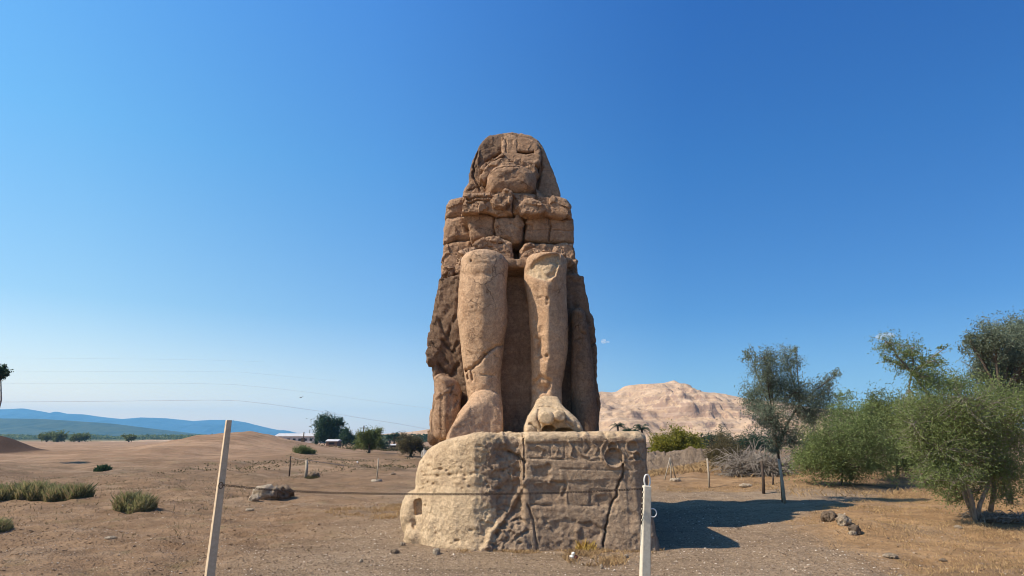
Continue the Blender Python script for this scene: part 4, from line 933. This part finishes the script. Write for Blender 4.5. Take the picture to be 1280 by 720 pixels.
n.links.new(r_.outputs[0], bs.inputs['Base Color']); PEB = m
rng = np.random.default_rng(9)
x = rng.uniform(-16, 16, 110000); y = 8.5+rng.uniform(0, 1, 110000)**1.5*24; k = fr(x, y) & ~((x > -2.7) & (x < 3.4) & (y > 13.9) & (y < 23.5)) & ~((x > 7.3) & (rng.uniform(0, 1, 110000) < .8))
x, y = x[k], y[k]; s = .006+.020*rng.uniform(0, 1, len(x))**3; s *= np.where(x < -4.5, .8, 1.0); s += .02*(rng.uniform(0, 1, len(x)) < .004)
v_, q = stones(x, y, s, rng); tag(mesh_from('gravel', v_, q, PEB, None, False), 'loose pebbles and gravel strewn over the ground', 'gravel', kind='stuff')
x = rng.uniform(-44, -2.5, 60000); y = 9.5+rng.uniform(0, 1, 60000)**1.7*50; k = fr(x, y) & (x < -3.6+rng.normal(0, 1.0, 60000)) & (fbm(np.stack([x, y, 0*x], 1), .5, 3, 660) > rng.uniform(-.8, .5, 60000)) & (rng.uniform(0, 1, 60000) < np.clip(1.5-y/42, 0, 1)); x, y = x[k], y[k]
v_, q = stones(x, y, (.008+.020*rng.uniform(0, 1, len(x))**2.6)*(1+y/80), rng); tag(mesh_from('soil_clods', v_, q, GM, None, False), 'small crumbled clods of brown soil over the left plain', 'soil', kind='stuff')
ST_PALE = sandstone('pale_rock', (.60, .48, .34), (.46, .35, .24), (.26, .18, .12), .3, .3, 1.2)
ST_GREY = sandstone('dull_rock', (.30, .22, .15), (.22, .155, .10), (.12, .08, .055), .4, .3, 1.2)
def boulder(label, u, v, wpx, hpx, mat, seed, dpt=.8, name='rock', cat='rock', group=None, sink=.15):
    g = Gt(u, v); k = mpp(g[1], 0); a, c = wpx*k/2, hpx*k*.62; b = a*dpt
    r_ = max(min(a, c)/7, .008); ax, ay, az = axis(-a*1.5, a*1.5, r_*1.3), axis(-b*1.5, b*1.5, r_*1.5), axis(-c*1.5, c*1.6, r_*1.3)
    X, Y, Z = grid(ax, ay, az); f = ell(X, Y, Z, (0, 0, 0), (a, b, c)); v_, q = nets(f, ax, ay, az); n_ = norms(v_, q); m_ = min(a, c)
    pp = v_/m_+seed*3.1
    v_ = v_+n_*(m_*(.35*facet(pp, .9, 700+seed, .8)+.12*fbm(pp, 1.5, 3, 5)+.1*facet(pp, .35, 720+seed, .7)))[:,None]
    v_ = v_+np.array([g[0], g[1]+b*.6, g[2]+c*(.75-sink)])
    return tag(mesh_from(name, v_, q, mat), label, cat, group)
for i, (lab, u, v, w_, h_, mt, gr) in enumerate([
    ('largest pale boulder of the heap on the left plain', 330, 625, 34, 17, ST_PALE, 'heap of boulders on the left plain'),
    ('dark lumpy boulder at the right end of the heap on the left plain', 350, 623, 26, 16, ST_GREY, 'heap of boulders on the left plain'),
    ('low pale stone at the left tip of the heap on the left plain', 316, 627, 14, 8, ST_PALE, 'heap of boulders on the left plain'),
    ('flat pale stone just below the heap of boulders', 311, 639, 11, 3, ST_PALE, None),
    ('bright white stone before the left corner of the pedestal', 545, 693, 10, 7, ST_PALE, None),
    ('grey-brown stone left of the bright white one', 493, 692, 11, 5, ST_GREY, None),
    ('small whitish stone close to the pedestal\'s lower left corner', 503, 682, 7, 4, ST_PALE, None),
    ('small pale stone touching the pedestal\'s lower left corner', 518, 679, 9, 5, ST_PALE, None),
    ('tan rubble stone leaning on the pedestal\'s left foot', 545, 680, 18, 12, ST_GREY, None),
    ('small pale stone on bare gravel left of the centre', 451, 703, 5, 4, ST_PALE, None),
    ('pale stone on the gravel near the right post', 783, 697, 6, 4, ST_PALE, None),
    ('lone pale stone below the pedestal\'s right half', 752, 711, 5, 5, ST_PALE, None),
    ('brown rock at the left of the pile on the grass edge', 1040, 655, 22, 12, ST_GREY, 'rock pile on the edge of the dry grass'),
    ('cream rock in the middle of the pile on the grass edge', 1058, 662, 18, 13, ST_PALE, 'rock pile on the edge of the dry grass'),
    ('dark rock at the right of the pile on the grass edge', 1070, 665, 14, 13, ST_GREY, 'rock pile on the edge of the dry grass'),
    ('small white rock below the pile on the grass edge', 1067, 669, 10, 5, ST_PALE, 'rock pile on the edge of the dry grass'),
    ('top small brown rock of the pile on the grass edge', 1044, 650, 10, 7, ST_PALE, 'rock pile on the edge of the dry grass'),
    ('low rock lying alone on bare soil near the lower right', 1116, 698, 18, 5, ST_PALE, None),
    ('small dark stone on the grass right of the low lone rock', 1180, 702, 9, 3, ST_GREY, None),
    ('pale stone among the dry grass under the big tree', 1199, 661, 9, 4, ST_PALE, None),
    ('long pale stone on the ground behind the pedestal, by the stick frame', 845, 602, 14, 4, ST_PALE, None),
    ('flat pale stone behind the tree shadow, left of the dark post', 934, 609, 16, 4, ST_PALE, None),
    ('pale flat stone lying on the left plain', 136, 674, 14, 3, ST_PALE, None),
    ('small dark stone on the plain behind, right of the thin white stake', 491, 594, 6, 3, ST_GREY, None),
    ('brown rock at the foot of the short pale stake', 391, 597, 14, 7, ST_GREY, None)]):
    boulder(lab, u, v, w_, h_, mt, i+1, group=gr)

# rubble bank behind the pedestal
xs2 = np.linspace(9.4, 18.5, 150); yy2 = np.linspace(43.8, 47.5, 50); X, Y = np.meshgrid(xs2, yy2, indexing='ij'); p = np.stack([X.ravel(), Y.ravel(), 0*X.ravel()], 1)
t_ = np.clip((Y-43.8)/3.7, 0, 1); Z = terrain(X, Y)+1.05*sstep(0, .35, t_)*sstep(1, .6, t_)*(1+.25*fbm(p, .6, 3, 801).reshape(X.shape))+(.16*facet(p, .45, 805, .8)+.08*facet(p, .2, 808, .8)).reshape(X.shape)*np.sin(np.pi*t_)-.1*(t_ < .02)
o = sheet(X, Y, Z, 'rubble_bank', ST_GREY); tag(o, 'low brown bank of rubble behind the right end of the pedestal', 'bank')

# dead branches
def brush(label, u, v, wpx, hpx, n_, seed):
    rng = np.random.default_rng(seed); g = Gt(u, v); k = mpp(g[1], 0); m_ = MB(); W, H = wpx*k, hpx*k
    for i in range(n_):
        a = np.array([g[0]+rng.uniform(-.5, .5)*W, g[1]+rng.uniform(0, 1)*W*.5, g[2]+rng.uniform(0, .55)*H]); d = rng.normal(size=3)*(1, .6, .5); d[2] = abs(d[2])*.9; d /= np.linalg.norm(d); L = rng.uniform(.3, .75)*H
        b = a+d*L; c = b+(d*.6+(0, 0, -.5)+rng.normal(0, .2, 3))*L*.8; m_.tube([a, b, c], [.02, .013, .005], 4, False)
    o = m_.build('brush_pile', BKP, None, True); return tag(o, label, 'brush pile')
brush('grey heap of dead branches behind the slender tree', 955, 596, 64, 38, 900, 3)
brush('small dry twiggy heap under the big tree on the right', 1262, 655, 60, 16, 160, 4)

# ================================================================== posts, chain, stakes
m, n, bs = newmat('painted_concrete'); co = coords(n); f = noise(n, co, 18, 5, .7)
n.links.new(mix(n, ramp(n, f, .4, .7), (.62, .55, .42), (.50, .43, .31)), bs.inputs['Base Color']); bump(n, bs, (f, .4, .01)); POST = m
m, n, bs = newmat('tan_concrete'); co = coords(n); f = noise(n, co, 16, 5, .7)
n.links.new(mix(n, ramp(n, f, .4, .7), (.62, .47, .31), (.48, .35, .22)), bs.inputs['Base Color']); bump(n, bs, (f, .5, .01)); POST2 = m
m, n, bs = newmat('rusty_iron'); co = coords(n); f = noise(n, co, 40, 4, .7)
n.links.new(mix(n, ramp(n, f, .4, .7), (.035, .025, .02), (.10, .06, .04)), bs.inputs['Base Color']); bs.inputs['Metallic'].default_value = .4; bs.inputs['Roughness'].default_value = .7; IRON = m
m, n, bs = newmat('white_painted_iron'); bs.inputs['Base Color'].default_value = (.70, .66, .58, 1); bs.inputs['Roughness'].default_value = .5; WIRON = m
m, n, bs = newmat('weathered_wood'); co = coords(n, (1, 1, .15)); f = noise(n, co, 30, 4, .7)
n.links.new(mix(n, ramp(n, f, .4, .7), (.30, .24, .17), (.48, .41, .31)), bs.inputs['Base Color']); WOOD = m
m, n, bs = newmat('dark_wood'); co = coords(n, (1, 1, .15)); f = noise(n, co, 30, 4, .7)
n.links.new(mix(n, ramp(n, f, .4, .7), (.05, .035, .025), (.11, .08, .06)), bs.inputs['Base Color']); DWOOD = m
def slab_post(mb, a, b, w0, w1, d0, rot):
    """square post from foot a to head b, tapering"""
    a = Vector(a); b = Vector(b); t_ = (b-a).normalized(); s_ = Vector((math.cos(rot), math.sin(rot), 0)); s_ = (s_-t_*s_.dot(t_)).normalized(); d_ = t_.cross(s_); v = []
    for c, w_ in ((a, w0), (b, w1)):
        for i, j in ((-1, -1), (1, -1), (1, 1), (-1, 1)): v.append(c+s_*i*w_/2+d_*j*w_/2*d0)
    mb.add(v, [(0, 3, 2, 1), (4, 5, 6, 7), (0, 1, 5, 4), (1, 2, 6, 5), (2, 3, 7, 6), (3, 0, 4, 7)])
YPo = 7.6
hL = P(286, 525, YPo); fL = P(262, 720, YPo); d_ = Vector(fL)-Vector(hL); zg = hz(fL[0]-.3, YPo)-.3; fL2 = Vector(hL)+d_*((hL[2]-zg)/(hL[2]-fL[2]))
pr = thing('post', 'tall tan square post leaning to the right, at the left end of the chain', 'post', tuple(fL2), 'posts carrying the chain')
mb = MB(); slab_post(mb, fL2, hL, .104, .062, 1.0, .68); mb.build('shaft', POST2, pr, False, .008)
mb = MB(); at1 = np.array(P(276, 606, YPo)); 
def ring(mb, c, ra, rb, r, nrm=(0, 1, 0), seg=22):
    nrm = Vector(nrm).normalized(); a = Vector((1, 0, 0)) if abs(nrm.x) < .9 else Vector((0, 1, 0)); a = (a-nrm*a.dot(nrm)).normalized(); b = nrm.cross(a); pts = [Vector(c)+a*math.cos(2*math.pi*k/seg)*ra+b*math.sin(2*math.pi*k/seg)*rb for k in range(seg+1)]
    mb.tube(pts, r, 6, False)
ring(mb, at1+(.04, -.085, 0), .025, .035, .006); mb.build('eye_bolt', IRON, pr, True)
hR = P(808.5, 607, YPo); fR = P(806, 720, YPo); d_ = Vector(fR)-Vector(hR); zg = hz(fR[0], YPo)-.3; fR2 = Vector(hR)+d_*((hR[2]-zg)/(hR[2]-fR[2]))
pq = thing('post', 'short cream-white post with an iron ring on top, before the right end of the pedestal', 'post', tuple(fR2), 'posts carrying the chain')
mb = MB(); slab_post(mb, fR2, hR, .118, .092, .9, .12); mb.build('shaft', POST, pq, False, .012)
mb = MB(); c = P(809, 601, YPo); ring(mb, c, .040, .072, .010, (.35, -1, 0)); mb.build('top_ring', WIRON, pq, True)
mb = MB(); c = P(816, 641, YPo-.02); ring(mb, c, .045, .047, .007, (.15, -1, .15)); mb.build('side_ring', WIRON, pq, True)
# chain from post to post, then hanging down the cream post
def chain(name, pts, ln, r, mat, parent=None, sag=0):
    pts = [Vector(p) for p in pts]; mb = MB(); seglen = [(pts[i+1]-pts[i]).length for i in range(len(pts)-1)]; tot = sum(seglen); n_ = int(tot/(ln*.72)); 
    for i in range(n_):
        s_ = (i+.5)/n_*tot; j = 0
        while j < len(seglen)-1 and s_ > seglen[j]: s_ -= seglen[j]; j += 1
        c = pts[j].lerp(pts[j+1], s_/seglen[j]); t_ = (pts[j+1]-pts[j]).normalized(); a = Vector((0, 0, 1)) if abs(t_.z) < .8 else Vector((1, 0, 0)); a = (a-t_*a.dot(t_)).normalized(); b = t_.cross(a)
        sd_ = (a*.8+b*.6) if i % 2 else (b*.8-a*.6); ring_pts = [c+t_*math.cos(2*math.pi*k/8)*ln/2+sd_*math.sin(2*math.pi*k/8)*ln*.3 for k in range(9)]; mb.tube(ring_pts, r, 4, False)
    return mb.build(name, mat, parent, True)
ch = [P(u, v, YPo-.12) for u, v in ((277,606),(300,608.5),(340,612.5),(400,615.5),(460,617),(520,617.8),(600,617.8),(680,616.5),(740,614.5),(803,611))]
tag(chain('chain', ch, .042, .0038, IRON), 'dark iron chain strung between the two foreground posts, across the pedestal', 'chain')
chain('hanging_chain', [P(u, v, YPo-.13) for u, v in ((803,610),(802.5,630),(801.5,655))], .04, .0055, IRON, pq)
def stake(label, pa, pb, r, mat, name='stake', cat='stake', group=None, extra=None, Y=None):
    g = Gt(*pa); t_ = P(pb[0], pb[1], g[1]); mb = MB(); mb.tube([(g[0], g[1], g[2]-.1), tuple((np.array(g)+np.array(t_))/2+(r*.4, 0, 0)), t_], [r*1.1, r, r*.85], 7)
    if extra: extra(mb, g, t_)
    return tag(mb.build(name, mat, None, True), label, cat, group)
stake('dark thin stake left of the two on the left plain', (361.5,596), (363,570), .045, DWOOD, group='stakes on the left plain')
stake('pale square-topped stake beside the dark thin one', (382,597), (383.5,574.5), .09, WOOD, group='stakes on the left plain')
def footing(mb, g, t_): mb.box(g[0]-.28, g[0]+.28, g[1]-.2, g[1]+.2, g[2]-.1, g[2]+.06)
stake('slender whitish stake on a small footing, left of the pedestal', (470.5,601), (473,573), .04, WOOD, extra=footing)
stake('tiny white marker peg on the far left plain', (446.5,581), (446,577), .09, WIRON, 'marker_peg', 'peg')
mb_ = lambda mb, g, t_: (mb.tube([t_, (g[0]-.45, g[1]-.3, g[2])], [.03, .035], 5), mb.tube([t_, (g[0]+.35, g[1]+.3, g[2])], [.03, .035], 5))
stake('pale sticks leaning together behind the right end of the pedestal', (839,600), (837.5,572), .035, WOOD, 'stick_frame', 'stick frame', extra=mb_)
stake('straight whitish stake standing before the rubble bank', (886.5,610), (884,573), .05, WOOD)
stake('dark wooden post just left of the slender tree', (954.5,617), (952,576), .065, DWOOD, 'post', 'post')
stake('pale grey stake tied against the slender tree trunk', (981,630), (973.5,574), .055, WOOD)
stake('short dark stump stake between the dark post and the slender tree', (966,606), (966,592), .05, DWOOD)
# wire between the two stakes on the left plain
mb = MB(); a = Gt(361.5,596); mb.tube([P(363,571,a[1]), P(372,574,a[1]), P(383,575,a[1]), P(430,582,a[1]*1.3)], .02, 4); tag(mb.build('fence_wire', WOOD, None), 'thin pale rail running between the stakes on the left plain', 'wire')

# litter
mb = MB(); g = Gt(717, 699); k = mpp(g[1], 0)
rng = np.random.default_rng(5)
def crumple(cx, cy, s_, seed):
    rg = np.random.default_rng(seed); v_ = ico_v*rg.uniform(.5, 1.2, (12, 1))*s_+np.array([g[0]+cx, g[1]+cy, g[2]+s_*.6]); return v_
mb.add(crumple(-.04, 0, .055, 1), [tuple(f) for f in ico_f], 0); mb.add(crumple(.05, .02, .06, 2), [tuple(f) for f in ico_f], 1); mb.add(crumple(.0, 0, .05, 3)+np.array([0, 0, .08]), [tuple(f) for f in ico_f], 0)
m, n, bs = newmat('dark_red_wrapper'); bs.inputs['Base Color'].default_value = (.12, .035, .03, 1)
tag(mb.build('litter', [WIRON, m], None), 'crumpled white and dark red litter at the foot of the pedestal', 'litter')

# distant buildings, poles, wires
def flat(name, c): 
    m, n, bs = newmat(name); f = noise(n, coords(n), .6, 4, .6); n.links.new(mix(n, ramp(n, f, .35, .65), c, tuple(q*.8 for q in c)), bs.inputs['Base Color']); return m
WALLP = flat('pale_plaster', (.58, .48, .42)); ROOFP = flat('pale_roof', (.52, .50, .48)); MUD = flat('mud_brick', (.20, .11, .07)); DK = flat('dark_opening', (.03, .025, .02))
def house(label, u0, u1, v0, v1, Y, dep, wall, roof, name='hut', cat='hut', eave=.25, roofh=None, wins=3):
    a = P(u0, v0, Y); b = P(u1, v1, Y); zt_ = a[2]; x0, x1 = a[0], b[0]; zb = min(b[2], hz((x0+x1)/2, Y))-.3; rh = roofh or (zt_-zb)*.25
    root = thing(name, label, cat, ((x0+x1)/2, Y+dep/2, zb))
    mb = MB(); mb.box(x0, x1, Y, Y+dep, zb, zt_-rh); mb.build('wall', wall, root)
    mb = MB(); e_ = eave; mb.add([(x0-e_, Y-e_, zt_-rh+.01), (x1+e_, Y-e_, zt_-rh+.01), (x1+e_, Y+dep+e_, zt_-rh+.01), (x0-e_, Y+dep+e_, zt_-rh+.01), (x0-e_, Y+dep*.5, zt_), (x1+e_, Y+dep*.5, zt_)], [(0, 3, 2, 1), (0, 1, 5, 4), (2, 3, 4, 5), (0, 4, 3), (1, 2, 5)]); mb.build('roof', roof, root)
    for i in range(wins):
        xc = x0+(x1-x0)*(i+.5)/wins; w_ = min((x1-x0)/wins*.25, .8); mb = MB(); mb.box(xc-w_, xc+w_, Y-.06, Y+.05, zb+.3+(zt_-rh-zb)*.3, zb+.3+(zt_-rh-zb)*.62); mb.build('window', DK, root)
house('long low pale building far behind the sandy rise', 344, 399, 541.5, 552, 330, 14, WALLP, ROOFP, 'building', 'building', .6, 1.6, 8)
house('small brown hut with a pale roof under the tallest tree', 408, 421, 549, 558, 170, 4, MUD, ROOFP, wins=1)
house('tiny white-roofed hut between the palms and the brown tree', 487, 497, 555, 560, 140, 3, MUD, ROOFP, wins=1)
def pole(label, u, v0, v1, Y, r, box=False, arms=True):
    c = P(u, v0, Y); z0 = hz(c[0], Y); root = thing('utility_pole', label, 'pole', (c[0], Y, z0)); mb = MB(); mb.tube([(c[0], Y, z0-.2), c], [r, r*.7], 8); mb.build('pole', DWOOD, root, True)
    if arms: mb = MB(); mb.box(c[0]-r*5, c[0]+r*5, Y-.1, Y+.1, c[2]-1.0, c[2]-.75); mb.build('crossarm', DWOOD, root)
    if box: b_ = P(u, 551, Y); mb = MB(); mb.box(c[0]-r*2.6, c[0]+r*2.6, Y-.5, Y-.12, b_[2]-.6, b_[2]+.7); mb.build('transformer', DWOOD, root, False, .05)
pole('dark utility pole with a transformer box beside the pale building', 380, 540, 557, 150, .18, True, False)
pole('faint distant pole rising above the wide olive-coloured tree', 455, 532, 555, 230, .3)
# overhead wires: each span is a real wire slung across the plain from left to behind the statue
m, n, bs = newmat('wire_metal'); bs.inputs['Base Color'].default_value = (.60, .62, .64, 1); WM = m
def wire(label, pts, r, Y0=70, Y1=90):
    mb = MB(); n_ = len(pts); q = [P(u, v, Y0+(Y1-Y0)*(u+40)/660) for u, v in pts]; mb.tube(q, r, 5, False)
    tag(mb.build('power_line', WM, None, True), label, 'power line', 'power lines over the left plain')
wire('lowest and thickest overhead wire, sloping down to behind the statue', [(-60,503),(0,502.5),(100,501.8),(200,500.8),(265,500),(300,501),(340,505.5),(400,514),(460,524),(500,530),(548,539)], .017)
wire('second overhead wire from the bottom, ending behind the statue', [(-60,479),(100,479),(230,479),(290,480.5),(340,485),(400,492),(460,500.5),(548,512)], .009)
wire('third overhead wire from the bottom, level and thin', [(-60,465),(100,464.5),(220,464),(300,465),(420,476)], .006)
wire('highest faint overhead wire across the left sky', [(-60,447),(100,448),(240,449.5),(330,452)], .005)
mb = MB(); c = Vector(P(376.5, 497, 60)); 
mb.add([c+Vector(q) for q in ((-.2, 0, .02), (-.06, .06, .08), (0, .07, .02), (.07, .06, .1), (.22, 0, .10), (0, -.07, -.02), (-.02, .0, -.04), (0, .17, 0))], [(0, 5, 1), (5, 2, 1), (5, 3, 2), (5, 4, 3), (5, 6, 2), (2, 6, 7)]); tag(mb.build('bird', DWOOD, None), 'tiny bird gliding above the wires left of the statue', 'bird')

# small far figure seen past the pedestal's left shoulder
def person():
    Yq = 58; c = P(531, 545, Yq); zg = hz(c[0], Yq); H = 1.72; root = thing('person', 'distant person in pale clothes standing just left of the statue, above the pedestal corner', 'person', (c[0], Yq, zg))
    z = lambda f_: zg+H*f_; x0 = c[0]
    bm_v = [(x0, Yq, z(.52)), (x0, Yq, z(.66)), (x0, Yq, z(.80)), (x0, Yq, z(.86)), (x0, Yq, z(.93)), (x0, Yq, z(.985)), (x0-.19, Yq, z(.81)), (x0-.25, Yq, z(.64)), (x0-.22, Yq-.1, z(.48)), (x0+.19, Yq, z(.81)), (x0+.25, Yq, z(.64)), (x0+.22, Yq-.08, z(.48)), (x0-.09, Yq, z(.5)), (x0-.10, Yq-.02, z(.27)), (x0-.10, Yq, z(.04)), (x0-.11, Yq-.16, z(.02)), (x0+.09, Yq, z(.5)), (x0+.11, Yq, z(.27)), (x0+.11, Yq+.03, z(.04)), (x0+.12, Yq-.13, z(.02))]
    ed = [(0,1),(1,2),(2,3),(3,4),(4,5),(2,6),(6,7),(7,8),(2,9),(9,10),(10,11),(0,12),(12,13),(13,14),(14,15),(0,16),(16,17),(17,18),(18,19)]
    rad = [.15,.14,.16,.06,.10,.09,.07,.05,.035,.07,.05,.035,.09,.065,.045,.04,.09,.065,.045,.04]
    off = np.array(root['_o']); me = bpy.data.meshes.new('body'); me.from_pydata([tuple(np.array(q)-off) for q in bm_v], ed, []); o = bpy.data.objects.new('body', me); C.objects.link(o); o.parent = root
    o.modifiers.new('skin', 'SKIN'); 
    if not me.skin_vertices:
        bpy.context.view_layer.objects.active = o; o.select_set(True)
        bpy.ops.mesh.customdata_skin_add()
    for i, sv in enumerate(me.skin_vertices[0].data): sv.radius = (rad[i], rad[i]*.85); sv.use_root = (i == 0)
    o.modifiers.new('sub', 'SUBSURF').levels = 1; o.modifiers['sub'].render_levels = 1
    m, n, bs = newmat('pale_cloth'); bs.inputs['Base Color'].default_value = (.50, .44, .36, 1); me.materials.append(m)
    m, n, bs = newmat('dark_hair'); bs.inputs['Base Color'].default_value = (.03, .022, .018, 1)
    v_ = ico_v*(.10, .11, .10)+np.array([x0, Yq+.02, z(.965)]); mesh_from('hair', v_, ico_f, m, root, True)
person()

# small white clouds low over the right
def cloud(label, u, v, wpx, hpx, Y, seed):
    c = np.array(P(u, v, Y)); k = mpp(Y, c[2]); mb = MB(); rg = np.random.default_rng(seed); V = []; Fc = []
    ax = axis(-wpx*k*.8, wpx*k*.8, wpx*k/26); az = axis(-hpx*k, hpx*k, wpx*k/26); X, Y_, Z = grid(ax, ax, az); f = None
    for i in range(7):
        cc = (rg.uniform(-.32, .32)*wpx*k, rg.uniform(-.2, .2)*wpx*k, rg.uniform(-.18, .22)*hpx*k); s_ = rg.uniform(.16, .3); e_ = ell(X, Y_, Z, cc, (wpx*k*s_*.8, wpx*k*s_*.8, hpx*k*s_*1.3)); f = e_ if f is None else smin(f, e_, hpx*k*.1)
    v_, q = nets(f, ax, ax, az); m, n, bs = newmat('cloud_vapour'); n.nodes.remove(bs); out = n.nodes[0]; pv = N(n, 'ShaderNodeVolumePrincipled')
    pv.inputs['Color'].default_value = (1, 1, 1, 1); tcx = coords(n); f2 = noise(n, tcx, 8/(wpx*k), 4, .7); n.links.new(math_(n, 'MULTIPLY', ramp(n, f2, .42, .7), 6.5/(wpx*k)), pv.inputs['Density']); pv.inputs['Anisotropy'].default_value = .2
    n.links.new(pv.outputs[0], out.inputs['Volume']); o = mesh_from('cloud', v_+c, q, m); tag(o, label, 'cloud')
cloud('small white cloud just above the leafy tree on the right', 1105, 420, 30, 9, 4200, 1)
cloud('tiny white wisp of cloud right of the statue', 756, 427, 14, 7, 4200, 2)

# the air: far things fade to blue
bm = MB(); bm.box(-9500, 9500, -250, 9200, -3.0, 430)
m, n, bs = newmat('haze_air'); n.nodes.remove(bs); pv = N(n, 'ShaderNodeVolumePrincipled'); pv.inputs['Color'].default_value = (.26, .66, 1.0, 1); pv.inputs['Density'].default_value = HAZE; pv.inputs['Anisotropy'].default_value = 0.0
n.links.new(pv.outputs[0], n.nodes[0].inputs['Volume'])
if HAZE > 0: o = bm.build('haze', m); o['kind'] = 'stuff'; o['label'] = 'thin blue air over the plain'; o['category'] = 'haze'
for o in bpy.data.objects:
    if '_o' in o.keys(): del o['_o']
